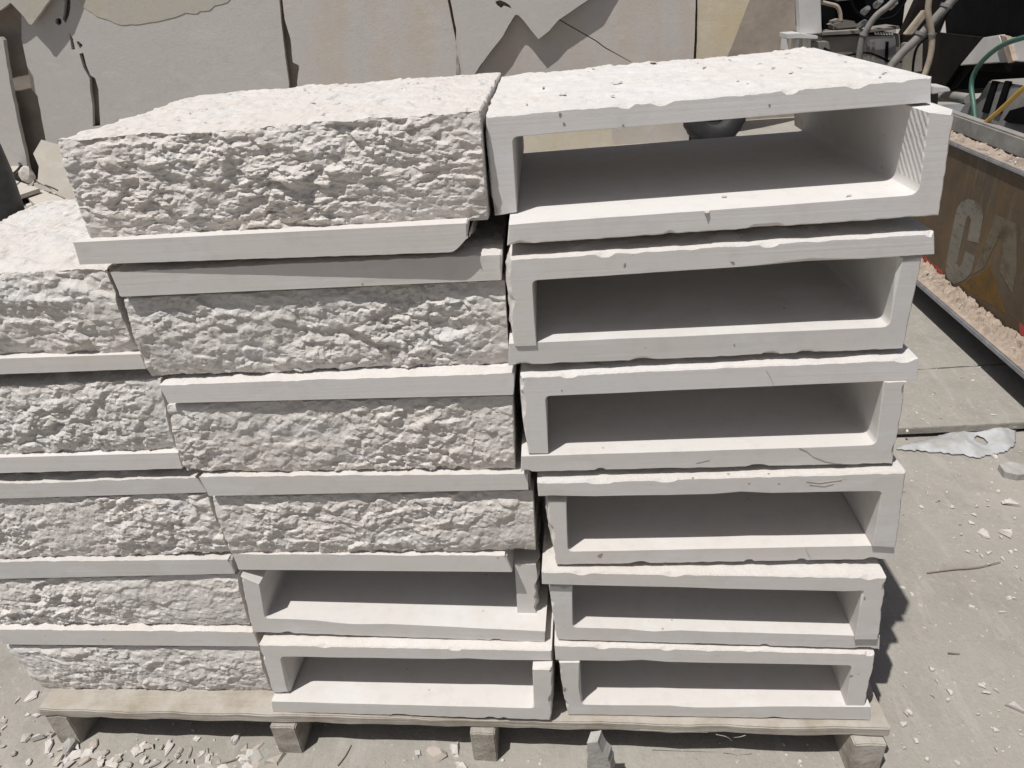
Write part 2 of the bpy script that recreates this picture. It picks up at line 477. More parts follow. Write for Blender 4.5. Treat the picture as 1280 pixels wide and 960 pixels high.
slab([(27, TOPV), (349, TOPV), (349, 0), (354, 50), (361, 103), (362, 230), (60, 240), (57, 175), (47, 120), (40, 112), (33, 78), (27, 50)],
     SLAB_Y, 0.035, M_SLAB[0], 'wide pale grey stone slab with a dark broken crack running down it', 2, crack, 0.3)
skin = poly_prism('surface_layer', [slab_pt(u, v, SLAB_Y-0.0035) for u, v in jag([(92, TOPV), (348, TOPV), (300, -8), (288, -2), (284, 3), (268, 7), (262, 13), (250, 14), (246, 17), (240, 17), (232, 16), (212, 23), (196, 27), (176, 30), (150, 31), (120, 20), (100, 6)], 6, 0.8, 22)], (0, 0.003, 0), M_SLAB[3])
skin['label'] = 'thin olive beige surface layer with a flaked lower edge'
skin.parent = bpy.data.objects['stone_slab.001']
slab([(-300, TOPV), (130, TOPV), (62, 0), (39.5, 31), (36, 30), (30, 21), (13, 3), (7, 8), (0, 13), (-60, 26), (-300, 40)], SLAB_Y-0.085, 0.03, M_SLAB[3],
     'broken pointed piece of slab hanging over the top left of the cracked slab', 3, (), 0.3)
slab([(354, TOPV), (559, TOPV), (559.5, 0), (567, 38), (576, 88), (578, 230), (373, 230), (371.5, 101), (374.5, 82), (366, 78), (363, 48), (356, 25), (353, 0)],
     SLAB_Y-0.01, 0.035, M_SLAB[1], 'warm grey slab between two narrow dark gaps, left of the zigzag break', 4, (), 0.3)
slab([(562, TOPV), (848, TOPV), (745, -7), (735, 0), (698, 25), (686, 39), (673, 49), (664, 38), (654, 25), (648, 19), (644, 18.5), (636, 31), (628, 46), (612, 66), (600, 82), (560, 150), (540, 230), (581, 230), (579.5, 88), (571, 40), (563, 0)],
     SLAB_Y-0.085, 0.035, M_SLAB[0], 'upper slab with a zigzag broken lower edge', 5,
     [[(619, 2), (625, 0), (632, 3), (637, 6.5), (639.5, 10.5), (630, 7), (626, 10), (621, 6)]], 0.25)
slab([(570, TOPV), (869, TOPV), (869.5, 0), (868.5, 40), (867, 72), (860, 190), (852, 230), (570, 230)], SLAB_Y-0.01, 0.035, M_SLAB[1],
     'grey slab shaded by the zigzag break above it', 6, [[(700, 24.4), (745, 50.3), (757, 59.3), (789, 77.2), (789, 78), (756, 60.2), (744, 51.2), (699, 25.2)]], 0.25)
slab([(872, TOPV), (985, TOPV), (937, 0), (930, 18), (921, 42), (911, 66), (880, 150), (872, 158), (868, 130), (870, 75), (871.5, 40)],
     SLAB_Y+0.02, 0.035, M_SLAB[2], 'narrow cream and yellow stained slab at the right end of the row', 7, (), 0.3)
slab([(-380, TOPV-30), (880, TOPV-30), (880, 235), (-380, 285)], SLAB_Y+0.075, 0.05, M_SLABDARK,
     'slab row coloured dark for shade, seen only through the gaps', 8, (), 0.4)
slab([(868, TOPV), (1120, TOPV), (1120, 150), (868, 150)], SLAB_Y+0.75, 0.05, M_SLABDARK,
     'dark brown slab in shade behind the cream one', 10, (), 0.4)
# two slabs propped lower in front: their feet show through the hollow of the top right block
slab([(600, 120), (764, 120), (765, 172), (768, 192), (600, 200)], SLAB_Y-0.35, 0.035, M_SLAB[2],
     'low cream slab seen through the hollow top block', 11, (), 0.3)

# ------------------------------------------------------------------ limestone corner blocks
DEPTH = 0.392
BLK = {}
def resample(a, b, step):
    L = float(np.linalg.norm(b-a)); m = max(1, int(round(L/step)))
    return [a+(b-a)*k/m for k in range(m)]
def chip_profile(K, rng, base=0.0010, big=3, size=0.006):
    """how far the sawn arris is broken back at each point of the outline"""
    c = np.array([abs(rng.gauss(base, base*0.5)) for _ in range(K)])
    c = (c+np.roll(c, 1)+np.roll(c, -1))/3
    for _ in range(big):
        k0 = rng.randrange(K); wd = rng.choice((1, 2, 2, 3)); a = rng.uniform(0.4, 1.0)*size
        for j in range(-wd, wd+1): c[(k0+j) % K] += a*(1-abs(j)/(wd+1))
    return c
def loft_mesh(name, rings):
    """rings: (M, K, 3) closed loops joined by quads, ends capped"""
    Mn, K = rings.shape[:2]
    verts = rings.reshape(-1, 3)
    idx = np.arange(Mn*K).reshape(Mn, K)
    a = idx[:-1]; b = np.roll(idx, -1, 1)[:-1]; c = np.roll(idx, -1, 1)[1:]; d = idx[1:]
    quads = np.stack([a, b, c, d], -1).reshape(-1, 4)
    me = bpy.data.meshes.new(name)
    nq = len(quads)
    me.vertices.add(len(verts)); me.vertices.foreach_set('co', verts.astype(np.float32).ravel())
    loops = np.concatenate([quads.ravel(), idx[0][::-1], idx[-1]])
    me.loops.add(len(loops)); me.loops.foreach_set('vertex_index', loops.astype(np.int32))
    me.polygons.add(nq+2)
    starts = np.concatenate([np.arange(nq)*4, [nq*4, nq*4+K]])
    tot = np.concatenate([np.full(nq, 4), [K, K]])
    me.polygons.foreach_set('loop_start', starts.astype(np.int32))
    me.polygons.foreach_set('loop_total', tot.astype(np.int32))
    me.update(calc_edges=True); me.validate()
    fix_normals(me)
    return me
def fillet(p0, p1, p2, r, n=5):
    """points rounding the corner p1"""
    a = (p0-p1)/np.linalg.norm(p0-p1); b = (p2-p1)/np.linalg.norm(p2-p1)
    A = p1+a*r; B = p1+b*r
    return [(1-t)**2*A+2*t*(1-t)*p1+t*t*B for t in np.linspace(0, 1, n)]

def facing_block(px, y, k, label, seed, step=0.004, dy=0.006, bulge=(0.006, 0.008), amp=(1.0, 1.1), depth=DEPTH, saw=False, chips=5, fil=0.007):
    """L-shaped block whose sawn end faces the camera. px: outer corner, plate end outer, plate end inner,
    inner corner, leg end inner, leg end outer (photo pixels of the sawn end, lying in the plane y + k x)"""
    rng = random.Random(seed)
    x0 = on_y(px[0][0], px[0][1], y)[0]
    if px[1][0] < px[0][0]: x0 = on_y(px[1][0], px[1][1], y)[0]
    P3 = [on_y(u, v, y, k, x0) for u, v in px]
    P = [np.array([p[0], p[2]]) for p in P3]
    C0, E1, E2, I, L2, L1 = P
    segs = []      # (points, kind)
    e_out = resample(C0, E1, step); e_cut = resample(E1, E2, 0.006)
    fl = fillet(E2, I, L2, fil)
    in1 = resample(E2, fl[0], 0.02); in2 = resample(fl[-1], L2, 0.02)
    l_cut = resample(L2, L1, 0.006); l_out = resample(L1, C0, step)
    loop = e_out+e_cut+in1+fl[:-1]+in2+l_cut+l_out
    kind = [1]*len(e_out)+[0]*len(e_cut)+[3]*len(in1)+[3]*(len(fl)-1)+[4]*len(in2)+[0]*len(l_cut)+[2]*len(l_out)
    loop = np.array(loop); kind = np.array(kind); K = len(loop)
    def nrm(a, b):
        t = (b-a)/np.linalg.norm(b-a); n_ = np.array([-t[1], t[0]])
        return n_ if n_@((a+b)/2-I) > 0 else -n_
    n1, n2 = nrm(C0, E1), nrm(L1, C0)
    l1, l2 = np.linalg.norm(E1-C0), np.linalg.norm(L1-C0)
    # slices along the depth
    ws = [0.0, 0.0022]
    while ws[-1] < depth-dy: ws.append(ws[-1]+dy)
    ws += [depth-0.002, depth]; ws = np.array(ws); Mn = len(ws)
    s1 = np.clip(((loop-C0)@((E1-C0)/l1)), 0, l1); s2 = np.clip(((loop-C0)@((L1-C0)/l2)), 0, l2)
    U1, Wg = np.meshgrid(s1, ws); U2, _ = np.meshgrid(s2, ws)
    def bl(s, L): q = np.clip(s/L, 0, 1); return 1-np.abs(2*q-1)**3
    bw = 1-np.abs(2*np.clip(Wg/depth, 0, 1)-1)**6
    d1 = bedface(U1, Wg, seed*31+1, amp[0])+bulge[0]*bl(U1, l1)*bw
    d2 = rockface(Wg, U2, seed*31+2, amp[1])*0.8+bulge[1]*bl(U2, l2)*(0.45+0.55*bw)
    m1 = (kind == 1).astype(float); m2 = (kind == 2).astype(float)
    c_i = 0  # the outer corner moves with both faces
    m2[c_i] = 1
    # fade the relief towards the sawn free ends
    f1 = np.clip((l1-U1)/0.006, 0.25, 1); f2 = np.clip((l2-U2)/0.006, 0.25, 1)
    # sawn surfaces are not perfectly true either
    ef = 0.17+0.83*np.clip(Wg/0.035, 0, 1)
    d1 = d1*ef; d2 = d2*np.where(Wg < 0.03, 0.6+0.4*Wg/0.03, 1)
    rings = np.zeros((Mn, K, 3))
    disp = (d1*f1*m1)[:, :, None]*n1[None, None, :]+(d2*f2*m2)[:, :, None]*n2[None, None, :]
    xz = loop[None]+disp
    cen = np.array([I])
    # chipped arrises at both ends
    for end, rr in ((0, (0, 1)), (1, (Mn-1, Mn-2))):
        c = chip_profile(K, rng, 0.0009, chips, 0.006)
        c = np.where((kind == 1) | (kind == 2), c*1.5+0.0006, c)
        # inward direction from the loop geometry
        t = np.roll(xz[rr[0]], -1, 0)-np.roll(xz[rr[0]], 1, 0)
        nn = np.stack([-t[:, 1], t[:, 0]], -1); nn /= (np.linalg.norm(nn, axis=1, keepdims=True)+1e-9)
        area = 0.5*np.sum(loop[:, 0]*np.roll(loop[:, 1], -1)-np.roll(loop[:, 0], -1)*loop[:, 1])
        nn = nn if area > 0 else -nn     # points inwards
        xz[rr[0]] = xz[rr[0]]+nn*np.minimum(c, 0.006)[:, None]*0.9
        if end == 0: wchip = np.minimum(c, 0.006)
        else: wchip2 = np.minimum(c, 0.0019)
    wg = np.repeat(ws[:, None], K, 1)
    wg[1] = np.minimum(wchip+0.0002, ws[2]-0.0008); wg[-2] = depth-wchip2
    rings[:, :, 0] = xz[:, :, 0]-k*wg
    rings[:, :, 1] = y+k*(loop[None, :, 0]-x0)+wg
    rings[:, :, 2] = xz[:, :, 1]
    org = np.array([loop[:, 0].mean(), y+depth/2, loop[:, 1].min()])
    me = loft_mesh('corner_block', rings-org)
    me.materials.append(M_CUT); me.materials.append(M_ROUGH); me.materials.append(M_SAW)
    mi = np.zeros(len(me.polygons), np.int32)
    q = np.tile(kind, Mn-1)
    mi[:len(q)] = np.where((q == 1) | (q == 2), 1, np.where((q == 4) & saw & (np.repeat(ws[1:], K)[:len(q)] < 0.062), 2, 0))
    if len(mi) == len(q)+2: me.polygons.foreach_set('material_index', mi)
    smooth(me, 28)
    o = link_mesh('corner_block', me)
    o.location = tuple(org)
    BLK[seed] = (o, y, k, x0)
    return tag(o, label, 'stone block', 'L-shaped limestone corner blocks on the pallet')

def lying_block(quad, y, k, H, plate_at, leg_at, label, seed, tp=0.030, tl=0.032, depth=DEPTH, rough_front=True,
                fstep=0.0016, amp=1.0, setb=(0.0, 0.0), chips=4, endskew=0.0, bulge=0.006, bed_amp=1.0, wstep=None, plateh=None):
    """L-shaped block lying across the view (length along x).
    quad: pixels TL, TR, BL, BR of the face seen from the front; H: its height.
    plate_at 'top'/'bottom': where the flat plate is; leg_at 'front'/'back'."""
    rng = random.Random(seed)
    x0 = on_y(quad[0][0], quad[0][1], y)[0]
    TL, TR, BL, BR = [on_y(u, v, y, k, x0)[[0, 2]] for u, v in quad]
    Hh = plateh if plateh else H
    # section (d = depth behind the front face, h = height from quad bottom)
    if leg_at == 'front' and plate_at == 'top':
        sec = [((0, 0), (0, H), 'F'), ((0, H), (depth, H), 'P'), ((depth, H), (depth, H-tp), 'C'), ((depth, H-tp), (tl, H-tp), 'I'), ((tl, H-tp), (tl, 0), 'I'), ((tl, 0), (0, 0), 'C')]
    elif leg_at == 'front':
        sec = [((0, 0), (0, H), 'F'), ((0, H), (tl, H), 'C'), ((tl, H), (tl, tp), 'I'), ((tl, tp), (depth, tp), 'I'), ((depth, tp), (depth, 0), 'C'), ((depth, 0), (0, 0), 'P')]
    elif plate_at == 'top':      # leg at the back, hanging; quad is the plate's sawn front edge, h from its bottom
        lo = -(H-Hh)
        sec = [((0, 0), (0, Hh), 'C'), ((0, Hh), (depth, Hh), 'P'), ((depth, Hh), (depth, lo), 'B'), ((depth, lo), (depth-tl, lo), 'C'), ((depth-tl, lo), (depth-tl, 0), 'I'), ((depth-tl, 0), (0, 0), 'I')]
    else:
        sec = [((0, 0), (0, Hh), 'C'), ((0, Hh), (depth-tl, Hh), 'I'), ((depth-tl, Hh), (depth-tl, H), 'I'), ((depth-tl, H), (depth, H), 'C'), ((depth, H), (depth, 0), 'B'), ((depth, 0), (0, 0), 'P')]
    loop = []; kind = []
    for a, b, kd in sec:
        st = fstep if kd == 'F' else (0.0045 if kd in 'PB' else (0.006 if kd == 'C' else 0.02))
        if kd == 'P' and plate_at == 'top' and fstep < 0.0022 and leg_at == 'front': st = 0.0035
        pts = resample(np.array(a, float), np.array(b, float), st)
        loop += pts; kind += [kd]*len(pts)
    loop = np.array(loop); kind = np.array(kind); K = len(loop)
    Lx = 0.5*(np.linalg.norm(TR-TL)+np.linalg.norm(BR-BL))
    ds = wstep if wstep else (fstep if leg_at == 'front' else 0.005)
    ss = [0.0, 0.002/Lx]
    while ss[-1] < 1-ds/Lx: ss.append(ss[-1]+ds/Lx)
    ss += [1-0.002/Lx, 1.0]; ss = np.array(ss); Mn = len(ss)
    Sg, Dg = np.meshgrid(ss, loop[:, 0], indexing='ij'); _, Hg = np.meshgrid(ss, loop[:, 1], indexing='ij')
    Ux = Sg*Lx
    edge = lambda q: 1-np.abs(2*np.clip(q, 0, 1)-1)**4
    dF = rockface(Ux, Hg, seed*37+5, amp)*(0.55+0.45*edge(Sg))+0.006*(edge(Hg/H)-0.5)*1.0
    dP = bedface(Ux, Dg, seed*37+9, bed_amp)+bulge*edge(Sg)*(1-np.abs(2*np.clip(Dg/depth, 0, 1)-1)**4)
    dB = bedface(Ux, Hg, seed*37+15, 1.0)
    if leg_at == 'back': dP = dP*(0.4+0.6*np.clip(Dg/0.03, 0, 1))
    fF = np.array([kd == 'F' for kd in kind], float); fP = np.array([kd == 'P' for kd in kind], float); fB = np.array([kd == 'B' for kd in kind], float)
    # loop corner points shared by two rough faces move with both
    for i in range(K):
        a, b = kind[i-1], kind[i]
        if a != b:
            if 'F' in (a, b): fF[i] = 1
            if 'P' in (a, b): fP[i] = max(fP[i], 1.0 if 'C' not in (a, b) else 0.4)
    dd = Dg-dF*fF+dB*fB
    hh = Hg+dP*fP*(1 if plate_at == 'top' else -1)
    if seed == 202:      # knocked-off lower right corner
        hh = hh+0.016*np.clip((Sg*Lx-(Lx-0.022))/0.022, 0, 1)**1.5*np.clip(1-Hg/0.014, 0, 1)*np.clip(1-Dg/0.08, 0, 1)
    # broken arrises
    for (r0, r1, sg) in ((0, 1, 1), (Mn-1, Mn-2, -1)):
        c = np.minimum(chip_profile(K, rng, 0.0014, chips, 0.006), 0.007)
        cd, ch = loop[:, 0].mean(), loop[:, 1].mean()
        t = np.stack([np.roll(dd[r0], -1)-np.roll(dd[r0], 1), np.roll(hh[r0], -1)-np.roll(hh[r0], 1)], -1)
        nn = np.stack([-t[:, 1], t[:, 0]], -1); nn /= (np.linalg.norm(nn, axis=1, keepdims=True)+1e-9)
        area = 0.5*np.sum(loop[:, 0]*np.roll(loop[:, 1], -1)-np.roll(loop[:, 0], -1)*loop[:, 1])
        if area < 0: nn = -nn
        dd[r0] += nn[:, 0]*c; hh[r0] += nn[:, 1]*c
        Sg[r1] = Sg[r0]+sg*np.minimum(c, 0.9*ds+0.0015)/Lx
    # a slightly chipped front arris on sawn plate edges
    cut_front = np.array([(kind[i] == 'C' and loop[i, 0] < 1e-6 and leg_at == 'back') for i in range(K)])
    q = hh/Hh if leg_at == 'back' else hh/H
    bot = BL[None, None]+(BR-BL)[None, None]*Sg[:, :, None]
    top = TL[None, None]+(TR-TL)[None, None]*Sg[:, :, None]
    xz = bot+(top-bot)*q[:, :, None]
    if leg_at == 'back' or True:      # parts above or below the quad keep true heights
        up = (top-bot); up = up/(np.linalg.norm(up, axis=2, keepdims=True)+1e-9)
    rings = np.zeros((Mn, K, 3))
    rings[:, :, 0] = xz[:, :, 0]-k*dd
    sb = setb[0]+(setb[1]-setb[0])*Sg
    rings[:, :, 1] = y+k*(xz[:, :, 0]-x0)+dd+sb
    rings[:, :, 2] = xz[:, :, 1]
    org = np.array([0.5*(BL[0]+BR[0]), y+depth/2, min(BL[1], BR[1])])
    me = loft_mesh('corner_block', rings-org)
    me.materials.append(M_CUT); me.materials.append(M_ROUGH)
    kq = np.tile(kind, Mn-1)
    mi = np.zeros(len(me.polygons), np.int32)
    mi[:len(kq)] = np.isin(kq, ['F', 'P', 'B'])
    mi[-2:] = 1
    if len(mi) == len(kq)+2: me.polygons.foreach_set('material_index', mi)
    smooth(me, 22)
    o = link_mesh('corner_block', me)
    o.location = tuple(org)
    return tag(o, label, 'stone block', 'L-shaped limestone corner blocks on the pallet')

# ---- right stack: six hollow pairs, sawn ends to the camera
ORD = ['topmost', 'second', 'third', 'fourth', 'fifth', 'lowest']
def rl(row, half):
    return {0: 'topmost pair', 1: 'second pair from the top', 2: 'third pair from the top', 3: 'fourth pair from the top', 4: 'second lowest pair', 5: 'lowest pair'}[row]
# row 1
facing_block([(606, 145.5), (1165, 96), (1163.5, 128), (640, 171.5), (646.5, 265.5), (618, 270)], 0.045, 0.030,
             'white limestone corner block with rough bright top crowning the right stack', 101, 0.0033, 0.004, (0.003, 0.004), (1.0, 0.5))
facing_block([(1174, 269.5), (634, 307), (636, 280), (1148, 243), (1161, 141), (1194.5, 138)], 0.006, 0.030,
             "block with saw-marked right leg, lower half of the topmost hollow pair, right stack", 102, bulge=(0.004, 0.001), amp=(1.0, 0.18), saw=True, fil=0.012)
# row 2
facing_block([(639.5, 323.5), (1170, 291), (1168, 318), (665, 351), (671, 432), (644, 433.5)], 0.001, 0.031,
             "block with a rough lump on its left leg, upper half of right stack's second pair", 103, bulge=(0.004, 0.012), amp=(1.0, 1.1))
facing_block([(1129.5, 436), (635.5, 457.5), (636, 429), (1112, 408), (1124, 322), (1153.5, 321)], 0.003, 0.031,
             "block with clean right leg, lower half of the right stack's second pair from top", 104, bulge=(0.005, 0.001), amp=(1.0, 0.15), fil=0.010)
# row 3
facing_block([(650, 471), (1148, 448), (1147, 475), (682, 495.5), (685.5, 567), (660.5, 567.5)], -0.004, 0.024,
             "block with left leg, upper half of the right stack's third pair from top", 105, bulge=(0.004, 0.006), amp=(1.0, 0.6))
facing_block([(1116, 580), (651, 590.5), (651.5, 570), (1095, 556), (1105, 477.5), (1134, 476.5)], -0.006, 0.024,
             "block with hairline crack at lower right, lower half of right stack's third pair from top", 106, bulge=(0.005, 0.001), amp=(1.0, 0.15), fil=0.010)
# row 4
facing_block([(1132.5, 590.5), (671.5, 603.5), (673, 622), (1102.5, 614), (1091, 683), (1120, 685)], -0.014, 0.017,
             "block with right leg standing proud, upper half of right stack's fourth pair from top", 107, bulge=(0.004, 0.001), amp=(1.0, 0.2))
facing_block([(697, 706.5), (1118, 699.5), (1118.5, 681), (710, 689), (708, 627), (684, 627)], -0.009, 0.017,
             "block with a brown pit near its left leg, lower half of right stack's fourth pair", 108, bulge=(0.005, 0.008), amp=(1.0, 0.8))
# row 5
facing_block([(1108, 722), (677, 715), (677.5, 730.5), (1078, 740), (1069, 799.5), (1098, 800)], -0.018, -0.012,
             "block with right leg, upper half of the second lowest pair in the right stack", 109, bulge=(0.004, 0.001), amp=(1.0, 0.3))
facing_block([(697, 800), (1099.5, 812), (1100, 795), (716, 784), (714.8, 733), (687, 733)], -0.012, -0.012,
             "block with half shaded left leg, lower half of right stack's second lowest pair", 110, bulge=(0.005, 0.006), amp=(1.0, 0.6))
# row 6
facing_block([(1094.5, 817.5), (693, 807), (694.5, 825), (1065, 832), (1057, 884), (1080, 885)], -0.021, -0.004,
             "block with right leg, upper half of the lowest pair in the right stack", 111, bulge=(0.004, 0.002), amp=(1.0, 0.4))
facing_block([(710, 893.5), (1088, 900.5), (1088.5, 883.5), (727, 880.5), (724.5, 828), (698.5, 828)], -0.024, -0.002,
             'white corner block standing directly on the right end of the pallet', 112, bulge=(0.0, 0.006), amp=(0.9, 0.7))

# ---- middle stack
M_Y = 0.010
lying_block([(69, 177), (600, 139), (117, 307), (610.5, 275.5)], 0.022, 0.020, 0.150, 'top', 'front',
            'big rough-faced white block crowning the middle stack, its rough top in full sun', 201, amp=1.05, bed_amp=1.25, bulge=0.004)
lying_block([(91, 303), (583.5, 279), (99, 331), (586, 314.5)], 0.006, 0.010, 0.115, 'bottom', 'back',
            "block whose sawn plate juts out under the topmost rough face of the middle stack", 202, plateh=0.030, bulge=0.005)
lying_block([(137.5, 341), (627, 318), (150, 371), (627, 350)], 0.0095, 0.029, 0.14, 'top', 'back',
            "block whose half shaded plate edge tops the second rough face of the middle stack", 203, plateh=0.030, bulge=0.003)
lying_block([(153, 374), (631, 352), (187, 469), (637, 455)], 0.0195, 0.027, 0.105, 'bottom', 'front',
            'rough-faced block of the middle stack, the second rough face from the top', 204, amp=1.3)
lying_block([(197.5, 482), (643.5, 466.5), (210, 504), (642, 493.5)], 0.006, 0.003, 0.13, 'top', 'back',
            'block whose sawn plate edge tops the third rough face of the middle stack', 205, plateh=0.028, bulge=0.004)
lying_block([(208, 507), (641, 496), (231, 590), (644, 587)], 0.014, 0.003, 0.10, 'bottom', 'front',
            'rough-faced block of the middle stack, the third rough face from the top', 206, amp=1.15)
lying_block([(247.5, 596), (661, 592), (261, 620), (662.5, 612)], 0.007, 0.0, 0.13, 'top', 'back',
            'block whose sawn plate edge tops the lowest rough face of the middle stack', 207, plateh=0.027, bulge=0.004)
lying_block([(264, 622), (666, 615), (289, 692), (669.5, 689)], 0.014, 0.0, 0.10, 'bottom', 'front',
            'rough-faced block of the middle stack, the lowest rough face, above the hollow blocks', 208, amp=1.05)
# two hollow pairs at the bottom of the middle stack
lying_block([(290, 693), (632, 694.5), (298, 712), (641, 715)], 0.014, -0.012, 0.115, 'top', 'back',
            "lid block with a broken right end over the upper hollow of the middle stack", 209, plateh=0.026, bulge=0.002, chips=8)
facing_block([(316, 790.5), (681, 803.5), (681.5, 789), (332, 772), (324, 730), (300.5, 720)], 0.006, -0.030,
             "block with chipped left leg, lower half of the middle stack's upper hollow", 210, bulge=(0.004, 0.002), amp=(1.0, 0.3))
facing_block([(324, 806), (689.5, 813), (689.5, 826), (351, 821), (362.5, 865.6), (341, 866)], -0.012, -0.026,
             "block with set back left leg, upper half of the middle stack's lowest hollow", 211, bulge=(0.004, 0.002), amp=(1.0, 0.3))
facing_block([(688, 900.5), (341, 890), (339, 876.5), (667.5, 885), (665.5, 837), (690, 836)], -0.026, -0.026,
             "block with chipped right leg standing on the middle of the pallet", 212, bulge=(0.0, 0.003), amp=(0.6, 0.5), chips=6)
def upright():
    pts = [(643, 704.5), (670, 704.5), (669.5, 773.5), (647, 774)]
    P = [on_y(u, v, 0.028) for u, v in pts]
    loop = []
    for i in range(4): loop += resample(P[i], P[(i+1) % 4], 0.006)
    loop = np.array(loop); K = len(loop)
    rng = random.Random(4)
    ws = np.array([0.0, 0.0025]+list(np.arange(0.008, 0.30, 0.006))+[0.30, 0.302])
    rings = np.zeros((len(ws), K, 3)); c = np.minimum(chip_profile(K, rng, 0.0012, 4, 0.006), 0.006)
    cen = loop.mean(0)
    xr = loop[:, 0].max()
    for i, wv in enumerate(ws):
        r = loop.copy()
        r[:, 0] += np.where(loop[:, 0] > cen[0]+0.008, 0.006*facet(np.full(K, wv/0.02), loop[:, 2]/0.015, 77)+0.002, 0)
        if i in (0, len(ws)-1):
            dv = cen-r; dv /= np.linalg.norm(dv, axis=1, keepdims=True); r = r+dv*c[:, None]
        r[:, 1] += wv if i != 1 else np.mean(c)+0.0015
        rings[i] = r
    org = np.array([cen[0], 0.15, loop[:, 2].min()])
    me = loft_mesh('stone_strip', rings-org)
    me.materials.append(M_CUT); smooth(me, 35)
    o = link_mesh('stone_strip', me); o.location = tuple(org)
    tag(o, "short upright stone strip closing the right end of the middle stack's upper hollow", 'stone strip')
upright()

# ---- left stack (runs out of the frame)
lying_block([(-170, 349), (132, 337.5), (-118, 452), (174, 439.5)], 0.036, 0.0, 0.118, 'top', 'front',
            "rough-faced block on top of the left stack, bright top running out of frame", 301, amp=1.1, bed_amp=1.2)
lying_block([(-140, 453), (176, 442.5), (-132, 473), (183, 461)], 0.028, 0.0, 0.12, 'bottom', 'back',
            'block whose sawn plate edge shows under the topmost rough face of the left stack', 302, plateh=0.026, bulge=0.004)
lying_block([(-130, 492), (200, 475.5), (-90, 571), (221, 563.5)], 0.032, 0.0, 0.105, 'top', 'front',
            "rough-faced block of the left stack, second rough face from the top", 303, amp=1.0)
lying_block([(-110, 575), (222.5, 566), (-100, 594), (229.5, 585.5)], 0.024, 0.0, 0.12, 'bottom', 'back',
            "wavy-bottomed block, its plate edge under the second rough face of the left stack", 304, plateh=0.024, bulge=0.005, bed_amp=1.5)
lying_block([(-100, 608), (247, 597), (-90, 626), (258.5, 615.5)], 0.024, 0.0, 0.12, 'top', 'back',
            'block whose ragged plate edge tops the middle rough face of the left stack', 305, plateh=0.024, bulge=0.003, bed_amp=1.5)
lying_block([(-88, 628), (260, 617), (-50, 702), (289, 691)], 0.028, 0.0, 0.105, 'bottom', 'front',
            'rough-faced block of the left stack, the middle one of its five rough faces', 306, amp=1.05)
lying_block([(-75, 703), (287, 699.5), (-66, 725), (294, 717)], 0.020, 0.0, 0.12, 'top', 'back',
            "block whose partly shaded plate edge tops left stack's second lowest rough face", 307, plateh=0.024, bulge=0.003)
lying_block([(-62, 727), (296, 719), (-32, 781), (313, 781)], 0.024, 0.0, 0.10, 'bottom', 'front',
            'rough-faced block of the left stack, its second lowest rough face', 308, amp=1.0)
lying_block([(-6, 787), (318, 790), (2, 805.5), (324, 808)], 0.012, 0.0, 0.12, 'top', 'back',
            "block whose long plate edge tops the lowest rough face of the left stack", 309, plateh=0.022, bulge=0.002)
lying_block([(6, 808), (323, 810), (58, 862.5), (340, 866)], 0.016, 0.0, 0.10, 'bottom', 'front',
            'rough-faced block of the left stack standing on the left end of the pallet', 310, amp=0.95, bed_amp=0.5, bulge=0.0)

# ------------------------------------------------------------------ pallet
pal = thing('pallet', 'dusty wooden pallet with four bearers carrying all three stone stacks', 'pallet', (-0.36, 0.18, GZ))
def board(name, x0, x1, y0, y1, z0, z1, mat, seed, yaw=0.0):
    """slightly worn timber: subdivided box with uneven edges"""
    rng = random.Random(seed)
    n = max(2, int((x1-x0)/0.03)) if (x1-x0) > (y1-y0) else 2
    m = max(2, int((y1-y0)/0.03)) if (y1-y0) >= (x1-x0) else 3
    bm = bmesh.new()
    v, f = box_pts(x0, x1, y0, y1, z0, z1)
    bv = [bm.verts.new(p) for p in v]
    for q in f: bm.faces.new([bv[i] for i in q])
    es = [e for e in bm.edges if abs(e.verts[0].co.x-e.verts[1].co.x) > 1e-4]
    bmesh.ops.subdivide_edges(bm, edges=es, cuts=n, use_grid_fill=True)
    es = [e for e in bm.edges if abs(e.verts[0].co.y-e.verts[1].co.y) > 1e-4]
    bmesh.ops.subdivide_edges(bm, edges=es, cuts=m, use_grid_fill=True)
    bmesh.ops.bevel(bm, geom=[e for e in bm.edges if len(e.link_faces) == 2 and e.calc_face_angle(0) > 0.5], offset=0.002, segments=2, affect='EDGES', clamp_overlap=True)
    for q in bm.verts:
        p = q.co
        q.co = p+Vector((0.0015*math.sin(37*p.y+seed), 0.003*(vn1(p.x*14+seed)+0.6*vn1(p.x*45+seed+p.z*60)), 0.0012*(vn1(p.x*22+seed*3)+vn1(p.y*40+seed))))
    me = bpy.data.meshes.new(name); bm.to_mesh(me); bm.free()
    me.transform(Matrix.Rotation(yaw, 4, 'Z'))
    smooth(me, 35)
    return link_mesh(name, me, mat)
def vn1(t):
    return float(vnoise(np.array([t]), np.array([0.37]), 9)[0])*2
PY = R_(-0.5)
for i, (ya, yb) in enumerate([(-0.038, 0.085), (0.10, 0.19), (0.205, 0.30), (0.315, 0.42)]):
    o = board('deck_board', -1.112, 0.405, ya, yb, -0.022, -0.0015, M_WOOD, 3+i, PY)
    adopt(o, pal)
for i, xc in enumerate((-1.082, -0.640, -0.277, 0.372)):
    wdt = (0.044, 0.048, 0.044, 0.052)[i]
    o = board('bearer', xc-wdt/2, xc+wdt/2, -0.050+0.012*(i == 0)+0.004*(i == 1), 0.41, GZ-0.004, -0.0235, M_WOODEND, 20+i, PY)
    adopt(o, pal)
